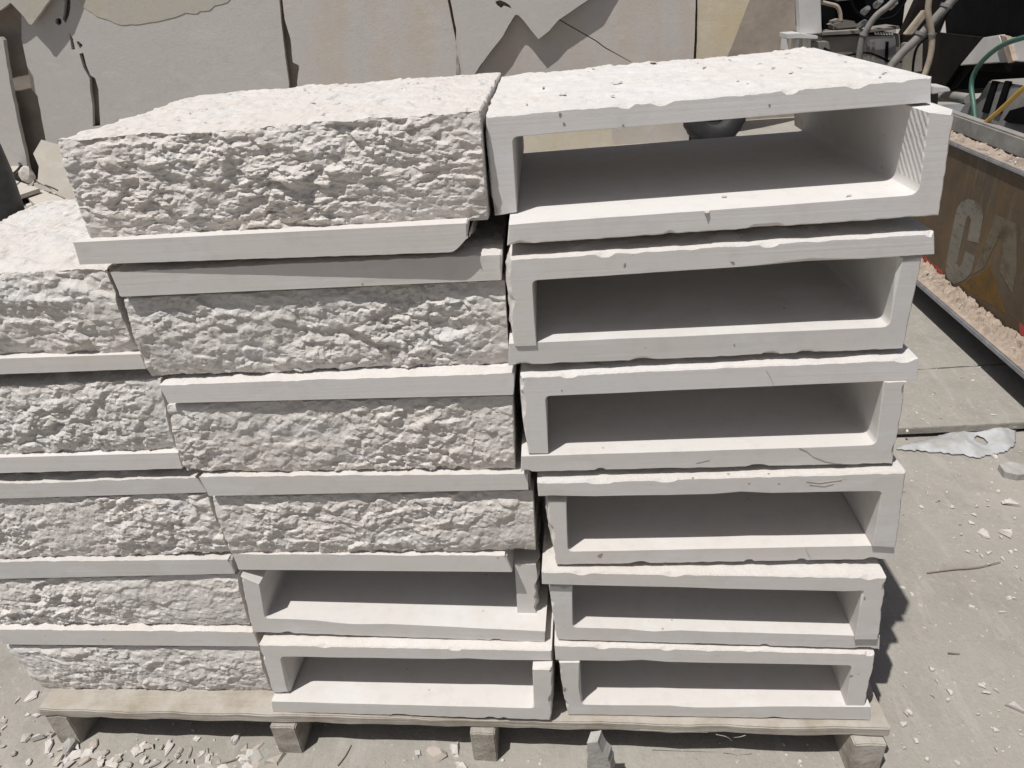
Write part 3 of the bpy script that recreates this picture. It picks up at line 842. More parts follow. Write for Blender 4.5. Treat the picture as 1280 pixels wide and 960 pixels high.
# splinters hanging from the front board's lower edge
def tube_mesh(name, pts, r, seg=10, taper=None):
    P = [np.array(p, float) for p in pts]
    # resample with Catmull-Rom
    Q = []
    for i in range(len(P)-1):
        p0 = P[max(i-1, 0)]; p1 = P[i]; p2 = P[i+1]; p3 = P[min(i+2, len(P)-1)]
        for t in np.linspace(0, 1, 8, endpoint=False):
            Q.append(0.5*((2*p1)+(p2-p0)*t+(2*p0-5*p1+4*p2-p3)*t*t+(3*p1-p0-3*p2+p3)*t**3))
    Q.append(P[-1])
    rings = []
    ref = np.array([0.31, 0.42, 0.85])
    for i, q in enumerate(Q):
        t = Q[min(i+1, len(Q)-1)]-Q[max(i-1, 0)]; t /= np.linalg.norm(t)
        a = np.cross(t, ref); a /= np.linalg.norm(a); b = np.cross(t, a)
        rr = r if taper is None else r*(1+(taper-1)*i/(len(Q)-1))
        rings.append([q+rr*(math.cos(s)*a+math.sin(s)*b) for s in np.linspace(0, 2*math.pi, seg, endpoint=False)])
    me = loft_mesh(name, np.array(rings)); smooth(me, 60)
    return me
for i, (a, b, c) in enumerate([((800, 912), (840, 914), (885, 915.5)), ((895, 918), (908, 921), (915, 926)), ((932, 919), (925, 921), (917, 922))]):
    me = tube_mesh('splinter', [on_y(u, v, -0.05) for u, v in (a, b, c)], 0.0007, 6, 0.3)
    adopt(link_mesh('splinter', me, M_WOOD), pal)

# ------------------------------------------------------------------ stone chips
def chip_mesh(name, size, thick, rng, mat, tilt=0.15):
    """flat angular flake with broken edges"""
    n = rng.randint(5, 8)
    an = sorted(rng.uniform(0, 2*math.pi) for _ in range(n))
    asp = rng.uniform(0.45, 1.0)
    pts = []
    for a in an:
        r = size*rng.uniform(0.6, 1.0)
        pts.append((r*math.cos(a), asp*r*math.sin(a)))
    bot = [(x, y, 0) for x, y in pts]
    top = [(x*rng.uniform(0.6, 0.95), y*rng.uniform(0.6, 0.95), thick*rng.uniform(0.5, 1.0)) for x, y in pts]
    verts = bot+top+[(rng.uniform(-.2, .2)*size, rng.uniform(-.15, .15)*size, thick*rng.uniform(0.9, 1.25))]
    f = [tuple(range(n))[::-1]]
    f += [(i, (i+1) % n, n+(i+1) % n, n+i) for i in range(n)]
    f += [(n+i, n+(i+1) % n, 2*n) for i in range(n)]
    return verts, f
rng = random.Random(42)
def flake(u, v, size, thick, z=None, mat=None, label=None, group=None, rz=None, tx=0.0, base=None, name='stone_chip', cat='stone chip'):
    vs, f = chip_mesh('chip', size, thick, rng, None)
    me = mesh_from(name, vs, f); fix_normals(me)
    o = link_mesh(name, me, mat or M_CHIP)
    p = on_z(u, v, GZ if z is None else z) if base is None else base
    o.location = (p[0], p[1], p[2]+0.001)
    o.rotation_euler = (tx if tx else rng.uniform(-.12, .12), rng.uniform(-.12, .12), rng.uniform(0, 6.28) if rz is None else rz)
    return tag(o, label, cat, group)
# conspicuous pieces, one by one (photo pixel, radius, thickness)
flake(545, 942, 0.034, 0.012, mat=M_CHIPTAN, label='tan angular stone flake lying between the two middle bearers of the pallet', tx=0.25)
flake(571, 938, 0.022, 0.010, label='white stone flake just right of the tan one, left of a bearer')
flake(581, 956, 0.018, 0.010, label='small white flake at the lower frame edge in front of a bearer')
flake(520, 946, 0.016, 0.007, label='small pale flake left of the tan flake under the pallet')
flake(345, 951, 0.030, 0.012, mat=M_CHIPTAN, label='pinkish stone flake at the foot of the second bearer')
flake(295, 924, 0.018, 0.010, label='bright chip in the shadow edge under the pallet, left of the second bearer')
flake(90, 934, 0.024, 0.014, label='square grey chip beside the left bearer', mat=M_CHIPGREY)
flake(49, 924, 0.018, 0.012, label='pale chip just left of the left bearer')
flake(1232, 668, 0.022, 0.006, label='thin white flake on the open concrete right of the stack')
flake(1265, 669, 0.035, 0.012, label='larger white flake at the right frame edge')
flake(1268, 887, 0.020, 0.008, label='white flake on bare concrete at the lower right')
flake(1264, 632, 0.024, 0.010, label='white flake below the plastic sheet at the right frame edge')
flake(1245, 573, 0.018, 0.008, label='white flake touching the lower edge of the plastic sheet')
flake(1275, 352, 0.03, 0.01, z=-0.07, label='pale lump on the concrete beneath the machine ledge')
# grey shard standing at the bottom edge
def shard():
    px = [(733.5, 929), (747, 927), (751, 937), (760, 947), (765, 968), (735, 968)]
    pts = [on_y(u, v, -0.112) for u, v in jag(px, 4, 0.8, 5)]
    zmin = min(p[2] for p in pts)
    o = poly_prism('stone_shard', pts, (0.007, 0.02, 0.0), M_CHIPGREY)
    tag(o, 'grey pointed shard standing on the ground in front of the pallet', 'stone shard')
shard()
# grey slab fragment near the plastic
def frag():
    px = [(1249, 580), (1262, 577), (1290, 582), (1290, 592), (1273, 593.5), (1256, 590)]
    pts = [on_z(u, v, GZ+0.018) for u, v in px]
    o = poly_prism('concrete_fragment', pts, (0, 0, -0.018), M_CHIPGREY)
    tag(o, 'flat grey concrete fragment below the plastic sheet', 'fragment')
frag()
GRP_R = 'white chips scattered over the concrete on the right'
GRP_L = 'pale chips scattered around the foot of the pallet'
def ok_spot(x, y): return not (-1.12 < x < 0.41 and -0.03 < y < 0.43)
for i in range(85):
    u = rng.uniform(1120, 1290); v = rng.uniform(470, 955)
    if v < 575 and u < 1278 and v > 525: continue
    p = on_z(u, v, GZ)
    zz = GZ+0.0345 if p[1] > 0.95 else GZ
    if p[0] > 1.15 and p[1] > 0.9: continue
    flake(u, v, rng.uniform(0.004, 0.011), rng.uniform(0.002, 0.005), z=zz, mat=M_CHIP if rng.random() < .8 else M_CHIPTAN,
          label='small white chip lying loose on the concrete right of the stacks', group=GRP_R)
for i in range(160):
    u = rng.uniform(-10, 330) if i < 120 else rng.uniform(330, 1060); v = rng.uniform(870 if u < 60 else 905, 962)
    p = on_z(u, v, GZ)
    if not ok_spot(p[0], p[1]): continue
    flake(u, v, rng.uniform(0.006, 0.022) if u < 330 else rng.uniform(0.003, 0.011), rng.uniform(0.0015, 0.004), mat=rng.choice([M_CHIP, M_CHIP, M_CHIP, M_CHIPTAN, M_CHIPDUST, M_CHIPDUST]),
          label='pale stone chip lying on the ground at the foot of the pallet', group=GRP_L)
# fine rubble that nobody could count
def rubble():
    V = []; F = []
    def put(x, y, z, s, t):
        vs, f = chip_mesh('c', s, t, rng, None)
        a = rng.uniform(0, 6.28); c, s_ = math.cos(a), math.sin(a); k = len(V)
        tx = rng.uniform(-.25, .25)
        for q in vs: V.append((x+c*q[0]-s_*q[1], y+s_*q[0]+c*q[1], z+q[2]+tx*q[0]))
        for q in f: F.append(tuple(i+k for i in q))
    for i in range(4600):
        if i < 2000: x, y = rng.uniform(-2.2, -0.6), rng.uniform(-0.45, 0.8)
        elif i < 2500: x, y = rng.uniform(-0.6, 0.5), rng.uniform(-0.4, 0.1)
        else: x, y = rng.uniform(0.4, 1.25), rng.uniform(-0.3, 2.2)
        if y > 0.92 and x > 0.5: z = GZ+0.0345
        else: z = GZ
        if x > 0.4 and rng.random() < 0.45: continue
        s = min(0.012, 0.0022*math.exp(rng.gauss(0, 0.55)))
        if x < -0.5: s *= 1.4
        put(x, y, z+0.0005, s, min(0.003, s*rng.uniform(0.2, 0.45)))
    for i in range(900):
        x, y = rng.uniform(-5.5, 1.5), rng.uniform(2.0, 5.1)
        s = rng.uniform(0.01, 0.05); put(x, y, GZ, s, s*rng.uniform(.2, .6))
    me = mesh_from('stone_rubble', V, F)
    tag(link_mesh('stone_rubble', me, M_CHIP), 'fine white stone crumbs spread over the dusty ground', 'rubble', kind='stuff')
rubble()
# loose flakes on the sunlit block tops
bpy.context.view_layer.update()
DG = bpy.context.evaluated_depsgraph_get()
def drop(x, y):
    hit = S.ray_cast(DG, Vector((x, y, 2.5)), Vector((0, 0, -1)))
    return hit[1] if hit[0] else Vector((x, y, GZ))
for (u, v, zz, s, lab) in [(416, 119, .985, 0.011, 'tan flake lying on the rough top of the middle stack'), (792, 79, .98, 0.012, 'whitish curled chip at the back edge of the right stack top'),
                           (816, 83, .98, 0.010, 'tan chip beside the curled one at the back of the right stack top'), (770, 115, .975, 0.012, 'flat chip near the centre of the right stack top'),
                           (704, 131, .97, 0.008, 'flat chip near the front left of the right stack top'), (948, 111, .975, 0.010, 'brownish chip near the front edge of the right stack top'),
                           (742, 96, .975, 0.006, 'dark speck-like chip on the left part of the right stack top')]:
    p = on_z(u, v, zz)
    h = drop(p[0], p[1])
    flake(0, 0, s, 0.0022, base=(h[0], h[1], h[2]), mat=M_CHIPTAN if 'tan' in lab or 'brown' in lab else M_CHIP, label=lab)
for i in range(40):
    if i < 16: x, y = rng.uniform(-0.66, -0.24), rng.uniform(0.05, 0.38)
    elif i < 38: x, y = rng.uniform(-0.16, 0.28), rng.uniform(0.08, 0.42)
    else: x, y = rng.uniform(-1.1, -0.75), rng.uniform(0.05, 0.38)
    h = drop(x, y)
    flake(0, 0, rng.uniform(0.002, 0.0055), 0.0012, base=(h[0], h[1], h[2]), mat=M_CHIP if rng.random() < .6 else M_CHIPTAN,
          label='tiny stone flake lying on a sunlit rough block top', group='flakes on the block tops')
for (u, v, y, z) in [(905, 247, 0.03, 0), (1061, 246, 0.03, 0), (883, 266, 0.02, 0)]:
    p = on_y(u, v, y)
    h = S.ray_cast(DG, Vector(CAM), Vector(ray(u, v)).normalized())[1]
    flake(0, 0, 0.005, 0.0018, base=(h[0], h[1], h[2]), label='tiny chip lying on the floor of the topmost hollow block', group='chips in the topmost hollow')
# twigs
for i, (pts, lab) in enumerate([([(1159, 716), (1190, 712), (1222, 709), (1251, 702)], 'long thin twig lying on the concrete right of the stack'),
                                ([(422, 957), (432, 944), (439, 931)], 'thin straw lying on the ground under the pallet'),
                                ([(277, 954), (292, 950), (299, 946)], 'short twig lying left of the second bearer'),
                                ([(1185, 816), (1200, 817)], 'short straw on the concrete beside the stack shadow')]):
    me = tube_mesh('twig', [on_z(u, v, GZ+0.005) for u, v in pts], 0.0018 if i == 0 else 0.0014, 6, 0.5)
    tag(link_mesh('twig', me, plain_mat('dry_twig', (0.25, 0.20, 0.15), 0.9)), lab, 'twig')

# hairline cracks, knocks and pits in the sawn faces: thin recess-coloured slivers on the blocks that have them
M_MARK = plain_mat('dark_crack', (0.40, 0.365, 0.33), 0.95, 0, 0.3, 60, spec=0.05)
M_PIT = plain_mat('brown_pit', (0.32, 0.27, 0.235), 0.95, 0, 0.3, 60, spec=0.05)
def mark(seed, px, wd=0.6, mat=None, name='crack', closed=False):
    o, y, k, x0 = BLK[seed]
    if not closed:
        up = [(u, v-wd*0.5*(0.4+random.Random(int(u*7)).random())) for u, v in px]
        dn = [(u+wd*0.3, v+wd*0.5*(0.4+random.Random(int(v*7)).random())) for u, v in px]
        out = up+dn[::-1]
    else: out = px
    c = poly_prism(name, [on_y(u, v, y-0.0007, k, x0) for u, v in out], (0, 0.0006, 0), mat or M_MARK)
    c.parent = o; c.matrix_parent_inverse = Matrix.Translation(-o.location)
def pit(seed, u, v, a, b, tilt=0.3):
    px = []
    for i in range(10):
        t = 2*math.pi*i/10; r = 1+0.25*math.sin(3*t+u)
        x, yy = a*r*math.cos(t), b*r*math.sin(t)
        px.append((u+x*math.cos(tilt)-yy*math.sin(tilt), v+x*math.sin(tilt)+yy*math.cos(tilt)))
    mark(seed, px, mat=M_PIT, name='pit', closed=True)
mark(106, [(999, 560.5), (1008, 564), (1017, 571), (1030, 576), (1044, 579), (1056, 580)], 1.1)
mark(106, [(870, 579), (878, 577), (887, 575)], 0.5)
mark(108, [(1007, 686), (1009, 691), (1012, 696), (1014.5, 701)], 1.0)
mark(105, [(958, 463.5), (962, 470), (967, 481)], 1.3)
mark(107, [(1008, 602), (1024, 604), (1045, 601), (1052, 600)], 0.8)
mark(107, [(1012, 606), (1030, 608), (1042, 605)], 0.6)
mark(212, [(486, 893), (487.5, 898)], 0.8)
pit(108, 750, 694.5, 3.2, 2.0, -0.6); pit(101, 700, 143, 1.6, 2.2); pit(101, 705, 154.5, 1.6, 1.3); pit(101, 779, 156.5, 1.5, 1.2)
pit(103, 916, 328, 2.6, 1.0, 0.4); pit(104, 918, 431, 1.0, 0.8); pit(101, 962, 131, 1.2, 1.0); pit(109, 1081, 748, 1.0, 1.6); pit(111, 1064, 845, 2.2, 0.8, -0.1)
pit(112, 706, 862, 1.4, 2.6); pit(110, 755, 717, 1.2, 0.8); pit(105, 702, 488, .9, .9); pit(103, 781, 331, 1.0, 2.4, 0.5)

# ------------------------------------------------------------------ plastic sheet
def plastic():
    px = [(1117.5, 562), (1130, 556), (1150, 553), (1178, 544), (1207, 534), (1230, 533), (1247, 535.5), (1252, 529), (1262, 530), (1266, 527), (1272, 528.5), (1271, 540), (1270, 558),
          (1258, 567), (1247, 570.5), (1232, 572), (1220, 576), (1210, 572), (1200, 570.5), (1188, 570), (1175, 568), (1158, 567), (1145, 566), (1130, 565)]
    px = jag(px, 3, 0.7, 8)
    P = np.array([on_z(u, v, GZ)[:2] for u, v in px])
    g = 0.006
    xs = np.arange(P[:, 0].min()-g, P[:, 0].max()+g, g); ys = np.arange(P[:, 1].min()-g, P[:, 1].max()+g, g)
    X, Y = np.meshgrid(xs, ys)
    def inside(x, y):
        c = np.zeros(x.shape, bool); j = len(P)-1
        for i in range(len(P)):
            cond = ((P[i, 1] > y) != (P[j, 1] > y)) & (x < (P[j, 0]-P[i, 0])*(y-P[i, 1])/(P[j, 1]-P[i, 1]+1e-12)+P[i, 0])
            c ^= cond; j = i
        return c
    I = inside(X, Y)
    # distance to the outline, so the sheet sinks to the ground at its edges
    D = np.full(X.shape, 9.0)
    for i in range(len(P)):
        a = P[i]; b = P[(i+1) % len(P)]; ab = b-a
        t = np.clip(((X-a[0])*ab[0]+(Y-a[1])*ab[1])/(ab@ab+1e-12), 0, 1)
        D = np.minimum(D, np.hypot(X-a[0]-t*ab[0], Y-a[1]-t*ab[1]))
    hole = on_z(1226, 552, GZ)
    hd = np.hypot((X-hole[0])/0.9, (Y-hole[1])/1.5)
    wr = np.abs(fbm(X/0.07+Y/0.11, Y/0.04-X/0.2, 33, 4))
    Z = GZ+0.004+np.clip(D/0.03, 0, 1)*(0.005+0.016*np.abs(0.55-1.6*wr)+0.005*np.abs(fbm(X/0.02, Y/0.03, 12, 3)))
    Z += 0.008*np.clip(D/0.05, 0, 1)*np.exp(-((Y-(P[:, 1].max()-0.05))/0.05)**2)
    Z = GZ+0.003+(Z-GZ-0.003)*np.clip((hd-0.008)/0.05, 0.05, 1)
    idx = -np.ones(X.shape, int); V = []; F = []
    ok = I & (hd > 0.013)
    for j in range(X.shape[0]):
        for i in range(X.shape[1]):
            if ok[j, i]: idx[j, i] = len(V); V.append((X[j, i], Y[j, i], Z[j, i]))
    for j in range(X.shape[0]-1):
        for i in range(X.shape[1]-1):
            q = [idx[j, i], idx[j, i+1], idx[j+1, i+1], idx[j+1, i]]
            q = [k for k in q if k >= 0]
            if len(q) >= 3: F.append(tuple(q))
    me = mesh_from('plastic_sheet', V, F)
    m, n, l, b = new_mat('milky_plastic')
    v = tex_coord(n, l)
    c = mix(n, l, (0.56, 0.57, 0.575), (0.42, 0.41, 0.38), ramp(n, l, noise(n, l, v, 14, 5, 0.6), [(0.45, 0.0), (0.7, 1.0)]))
    l.new(c, b.inputs['Base Color'])
    b.inputs['Roughness'].default_value = 0.5
    b.inputs['Specular IOR Level'].default_value = 0.3
    b.inputs['Alpha'].default_value = 0.74
    smooth(me, 70)
    o = link_mesh('plastic_sheet', me, m)
    md = o.modifiers.new('thickness', 'SOLIDIFY'); md.thickness = 0.0006
    tag(o, 'crumpled milky plastic sheet with a torn hole lying along the concrete edge', 'plastic sheet')
plastic()

# ------------------------------------------------------------------ scrap at the far left
M_SCRAP = slab_mat('scrap_slab_stone', (0.50, 0.46, 0.41), (0.48, 0.44, 0.375), (0.50, 0.465, 0.42), 3)
def scrap(px, y, lean, thick, label):
    pts = []
    for u, v in px:
        d = ray(u, v); t = (y+lean*(CAM[2]-GZ)-CAM[1])/(d[1]-lean*d[2]); pts.append(CAM+d*t)
    o = poly_prism('slab_offcut', pts, (0, thick*0.8, -thick*0.3), M_SCRAP)
    tag(o, label, 'slab offcut')
scrap([(51.6, 174.5), (63, 178), (80, 182), (120, 240), (120, 262), (87, 256), (66, 238), (47, 227), (48.5, 208), (41.5, 192)], 4.35, 0.5, 0.03,
      'upright cream slab offcut with a pointed top leaning behind the middle stack')
def flat_scrap(px, z, thick, label):
    pts = [on_z(u, v, z) for u, v in px]
    o = poly_prism('slab_offcut', pts, (0, 0, -thick), M_SCRAP)
    tag(o, label, 'slab offcut')
flat_scrap([(-30, 215), (11, 222.5), (49, 235.5), (9, 249), (-30, 262)], -0.02, 0.03, 'flat cream offcut lying at the far left behind the left stack')
flat_scrap([(30, 243), (52, 236), (100, 255), (100, 272), (60, 270)], -0.06, 0.03, 'low cream offcut lying between two others behind the left stack')
flat_scrap([(12, 204), (22, 203.5), (24, 211), (12, 217), (-10, 216), (-10, 204)], 0.03, 0.02, 'small pale offcut on top of the scrap heap')
def rock_lump():
    p = on_z(38, 228, 0.0)
    bm = bmesh.new(); bmesh.ops.create_icosphere(bm, subdivisions=2, radius=0.055)
    r2 = random.Random(6)
    for q in bm.verts: q.co = Vector((q.co.x*1.1, q.co.y*0.7, q.co.z*1.15))*(1+r2.uniform(-.22, .2))
    me = bpy.data.meshes.new('stone_lump'); bm.to_mesh(me); bm.free()
    o = link_mesh('stone_lump', me, M_CHIP); o.location = (p[0], p[1], 0.06)
    tag(o, 'pale stone lump resting on the scrap heap behind the left stack', 'stone lump')
rock_lump()
me = tube_mesh('twig', [on_z(u, v, 0.01) for u, v in [(46, 227), (55, 231), (66, 235), (72, 238)]], 0.008, 6, 0.7)
tag(link_mesh('twig', me, plain_mat('dark_twig', (0.06, 0.05, 0.04), 0.9)), 'dark stick lying over the cream offcuts at the far left', 'twig')
me = tube_mesh('twig', [on_z(u, v, 0.05) for u, v in [(11, 221), (20, 214), (25, 208), (24, 204), (12, 203)]], 0.010, 6, 0.7)
tag(link_mesh('twig', me, plain_mat('black_strap', (0.03, 0.03, 0.03), 0.7)), 'black strap looped over the small pale offcut', 'strap')
# dark barrel at the frame edge
def barrel():
    # upright drum with slightly bellied side, hoops as parts
    b = on_z(8, 264, 0.02)
    cx, cyb = b[0]-0.205, b[1]+0.12
    prof = [(0.0, -0.12), (0.17, -0.12), (0.185, -0.10), (0.195, 0.05), (0.207, 0.22), (0.203, 0.38), (0.185, 0.52), (0.17, 0.56), (0.165, 0.575), (0.0, 0.575)]
    V = []; F = []; n = 40
    for r, z in prof:
        for i in range(n):
            a = 2*math.pi*i/n; V.append((max(r, 0.0005)*math.cos(a), max(r, 0.0005)*math.sin(a), z+0.02))
    for j in range(len(prof)-1):
        for i in range(n): F.append((j*n+i, j*n+(i+1) % n, (j+1)*n+(i+1) % n, (j+1)*n+i))
    F.append(tuple(range(n))[::-1]); F.append(tuple((len(prof)-1)*n+i for i in range(n)))
    me = mesh_from('barrel', V, F); smooth(me, 40)
    o = link_mesh('barrel', me, plain_mat('dark_plastic', (0.035, 0.038, 0.042), 0.55, 0, 0.3, 9, 0.0, 0.3))
    o.location = (cx, cyb, 0.0)
    tag(o, 'dark rounded barrel cut off by the left edge of the picture', 'barrel')
barrel()
# black tyre standing behind, seen through the top hollow
def tyre():
    p = on_z(889, 178, GZ)
    R0, r0, n = 0.165, 0.085, 16
    V = []; F = []
    for i in range(48):
        a = 2*math.pi*i/48
        for t in np.linspace(0, 2*math.pi, n, endpoint=False):
            ct, st = math.cos(t), math.sin(t)
            rr = R0+r0*(abs(ct)**0.6)*(1 if ct > 0 else -0.75)+(0.006 if ct > 0.5 and i % 2 else 0)
            V.append((rr*math.cos(a), 0.085*(abs(st)**0.7)*(1 if st > 0 else -1), rr*math.sin(a)))
    F = [(i*n+j, i*n+(j+1) % n, ((i+1) % 48)*n+(j+1) % n, ((i+1) % 48)*n+j) for i in range(48) for j in range(n)]
    me = mesh_from('tyre', V, F); fix_normals(me); smooth(me, 50)
    o = link_mesh('tyre', me, plain_mat('black_rubber', (0.022, 0.022, 0.025), 0.75, 0, 0.3, 12, 0, .1))
    o.location = (p[0], p[1]-0.05, GZ+0.245); o.rotation_euler = (R_(-8), 0, R_(12))
    tag(o, 'black rubber tyre standing on the ground, seen through the topmost hollow block', 'tyre')
tyre()

# ------------------------------------------------------------------ machine on the right
mac = thing('machine', "worn brown machine with big letters on its side plate and hoses on deck", 'machine', (1.6, 1.7, GZ))
M_BROWN = None
def panel_mat():
    m, n, l, b = new_mat('worn_machine_paint')
    v = tex_coord(n, l)
    c = mix(n, l, (0.052, 0.035, 0.02), (0.118, 0.072, 0.03), ramp(n, l, noise(n, l, v, 3.2, 6, 0.65), [(0.38, 0.0), (0.66, 1.0)]))
    c = mix(n, l, c, (0.07, 0.062, 0.055), ramp(n, l, noise(n, l, v, 7, 7, 0.7), [(0.5, 0.0), (0.72, 0.8)]))
    c = mix(n, l, c, (0.03, 0.025, 0.02), ramp(n, l, noise(n, l, v, 16, 6, 0.7), [(0.55, 0.0), (0.75, 0.8)]))
    mp = n.new('ShaderNodeMapping'); mp.inputs['Scale'].default_value = (1, 10, 1.2); l.new(v, mp.inputs['Vector'])
    c = mix(n, l, c, (0.14, 0.10, 0.055), ramp(n, l, noise(n, l, mp.outputs[0], 3, 7, 0.7), [(0.52, 0.0), (0.72, 0.7)]))
    mp = n.new('ShaderNodeMapping'); mp.inputs['Scale'].default_value = (1, 4, 40); mp.inputs['Rotation'].default_value = (R_(18), 0, 0); l.new(v, mp.inputs['Vector'])
    c = mix(n, l, c, (0.17, 0.15, 0.125), ramp(n, l, noise(n, l, mp.outputs[0], 3, 6, 0.8), [(0.62, 0.0), (0.70, 0.6)]))
    l.new(c, b.inputs['Base Color']); b.inputs['Roughness'].default_value = 0.6
    bump(n, l, noise(n, l, v, 40, 5, 0.6), b, 0.002, 0.5)
    return m
M_BROWN = panel_mat()
def worn_paint(name, col, worn, lo, hi, seed):
    m, n, l, b = new_mat(name)
    v = tex_coord(n, l)
    mp = n.new('ShaderNodeMapping'); mp.inputs['Location'].default_value = (seed, seed*2, seed*3); l.new(v, mp.inputs['Vector'])
    c = mix(n, l, col, tuple(x*0.72 for x in col), ramp(n, l, noise(n, l, mp.outputs[0], 9, 6, 0.7), [(0.35, 0.0), (0.7, 1.0)]))
    mp2 = n.new('ShaderNodeMapping'); mp2.inputs['Scale'].default_value = (1, 3, 14); mp2.inputs['Rotation'].default_value = (R_(25), 0, 0); l.new(mp.outputs[0], mp2.inputs['Vector'])
    f1 = ramp(n, l, noise(n, l, mp.outputs[0], 15, 8, 0.75), [(lo, 0.0), (hi, 1.0)])
    f2 = ramp(n, l, noise(n, l, mp2.outputs[0], 6, 6, 0.75), [(0.56, 0.0), (0.66, 0.8)])
    mx = n.new('ShaderNodeMath'); mx.operation = 'MAXIMUM'; l.new(f1, mx.inputs[0]); l.new(f2, mx.inputs[1])
    c = mix(n, l, c, worn, mx.outputs[0])
    l.new(c, b.inputs['Base Color']); b.inputs['Roughness'].default_value = 0.8; b.inputs['Specular IOR Level'].default_value = 0.2
    return m
M_LETTER = worn_paint('faded_letter_paint', (0.20, 0.185, 0.152), (0.07, 0.055, 0.042), 0.55, 0.72, 2)
M_LETTER2 = worn_paint('dirty_letter_paint', (0.155, 0.132, 0.095), (0.075, 0.056, 0.037), 0.47, 0.66, 4)
M_YELLOW = worn_paint('faded_yellow_paint', (0.16, 0.092, 0.026), (0.07, 0.052, 0.032), 0.48, 0.66, 6)
M_RED = plain_mat('faded_red_paint', (0.38, 0.06, 0.05), 0.7, 0, 0.2, 20)
M_STEEL = plain_mat('dusty_grey_steel', (0.20, 0.20, 0.19), 0.6, 0.0, 0.25, 12, 0.001, 0.6)
M_EDGE = plain_mat('worn_blue_grey_steel', (0.24, 0.25, 0.27), 0.45, 0.3, 0.3, 30, 0.001, 0.3)
M_BLACK = plain_mat('shade_black_metal', (0.006, 0.006, 0.007), 0.7, 0, 0.4, 10, 0, 0.0, spec=0.06)  # dark metal; the near-black also stands for shade in and under the machine
M_DIRT = plain_mat('tan_stone_debris', (0.34, 0.275, 0.22), 0.95, 0, 0.22, 30, 0.003, spec=0.1)
M_WHITE = plain_mat('dusty_white_panel', (0.60, 0.595, 0.58), 0.6, 0, 0.15, 8, 0, 0.3)
def mpart(name, me, mat, label=None):
    o = link_mesh(name, me, mat); adopt(o, mac)
    if label: o['label'] = label
    return o
XP = 1.25
mpart('side_panel', box_mesh('side_panel', XP, XP+0.02, 0.55, 2.55, 0.03, 0.505, 0.003), M_BROWN)
mpart('ledge', box_mesh('ledge', 1.172, XP-0.001, 0.55, 2.55, 0.028, 0.048, 0.004), M_EDGE)
mpart('underbody', box_mesh('underbody', 1.31, 2.3, 0.5, 2.6, GZ+0.05, 0.027), M_BLACK)
mpart('deck', box_mesh('deck', XP-0.012, 2.4, 0.5, 2.6, 0.507, 0.520, 0.003), M_EDGE)
mpart('rail', box_mesh('rail', 1.310, 1.350, 0.5, 2.3, 0.5215, 0.582, 0.006), M_STEEL)
def on_panel(pts_c, sc=4.364, ox=1130, oy=220, x=XP-0.0025):
    return [on_x(ox+a/sc, oy+b/sc, x) for a, b in pts_c]
def panel_shape(name, pts, mat, off=0.0025, label=None):
    o = poly_prism(name, on_panel(pts, x=XP-off), (off-0.0003, 0, 0), mat)
    adopt(o, mac)
    if label: o['label'] = label
panel_shape('letter', [(272, 250), (290, 175), (312, 142), (350, 125), (392, 136), (420, 172), (430, 225), (405, 365), (345, 352), (366, 240), (352, 214), (338, 236), (285, 478), (298, 502), (314, 482), (334, 408), (386, 440), (366, 528), (328, 568), (272, 592), (236, 556), (224, 512), (240, 420)], M_LETTER, 0.0010, 'pale letter C')
panel_shape('letter', [(372, 538), (440, 498), (470, 430), (520, 330), (532, 345), (520, 520), (590, 640), (612, 520), (612, 262), (505, 212), (440, 370)], M_LETTER2, 0.0010, 'dirt-browned letter A')
panel_shape('letter', [(640, 280), (800, 360), (795, 440), (745, 415), (720, 800), (665, 760), (690, 385), (636, 360)], M_LETTER2, 0.0010, 'faded letter T')
panel_shape('triangle_emblem', [(302, 594), (470, 496), (556, 752)], M_YELLOW, 0.0007)
panel_shape('stripe', [(60, 400), (205, 515), (215, 550), (60, 470)], M_RED, 0.0008)
panel_shape('stripe', [(630, 800), (900, 1010), (900, 1080), (630, 860)], M_RED, 0.0008)
# debris heaped on ledge and deck
def heap(name, x0, x1, y0, y1, z, hmax, seed, slope):
    nx, ny = 26, 560
    V = []; F = []
    X, Y = np.meshgrid(np.linspace(x0, x1, nx), np.linspace(y0, y1, ny))
    q = (X-x0)/(x1-x0)
    lim = 0.12+0.25*(vnoise(Y/0.07, Y*0+0.3, seed)+0.5)
    H = hmax*np.clip((q-lim)*2.0, 0, 1)*(0.75+0.5*(fbm(X/0.06, Y/0.09, seed, 3)+0.5)) + (0.009*facet(X/0.030, Y/0.034, seed+4, 30, 1.2)+0.005*facet(X/0.012, Y/0.014, seed+5, 26, 1.2))*np.clip((q-lim)*5, 0, 1)
    if not slope: H = H*np.clip((1-q)*6, 0, 1)
    Z = z+np.maximum(H, -0.003)
    V = np.stack([X, Y, Z], -1).reshape(-1, 3)
    F = [(j*nx+i, j*nx+i+1, (j+1)*nx+i+1, (j+1)*nx+i) for j in range(ny-1) for i in range(nx-1)]
    return mesh_from(name, V, F)
mpart('debris', heap('debris', 1.176, XP-0.004, 0.56, 2.5, 0.0485, 0.026, 3, True), M_DIRT, 'tan stone debris heaped on the ledge')
mpart('debris', heap('debris', XP-0.006, 1.309, 0.52, 2.4, 0.5205, 0.006, 8, False), M_DIRT, 'stone grit along the deck edge')
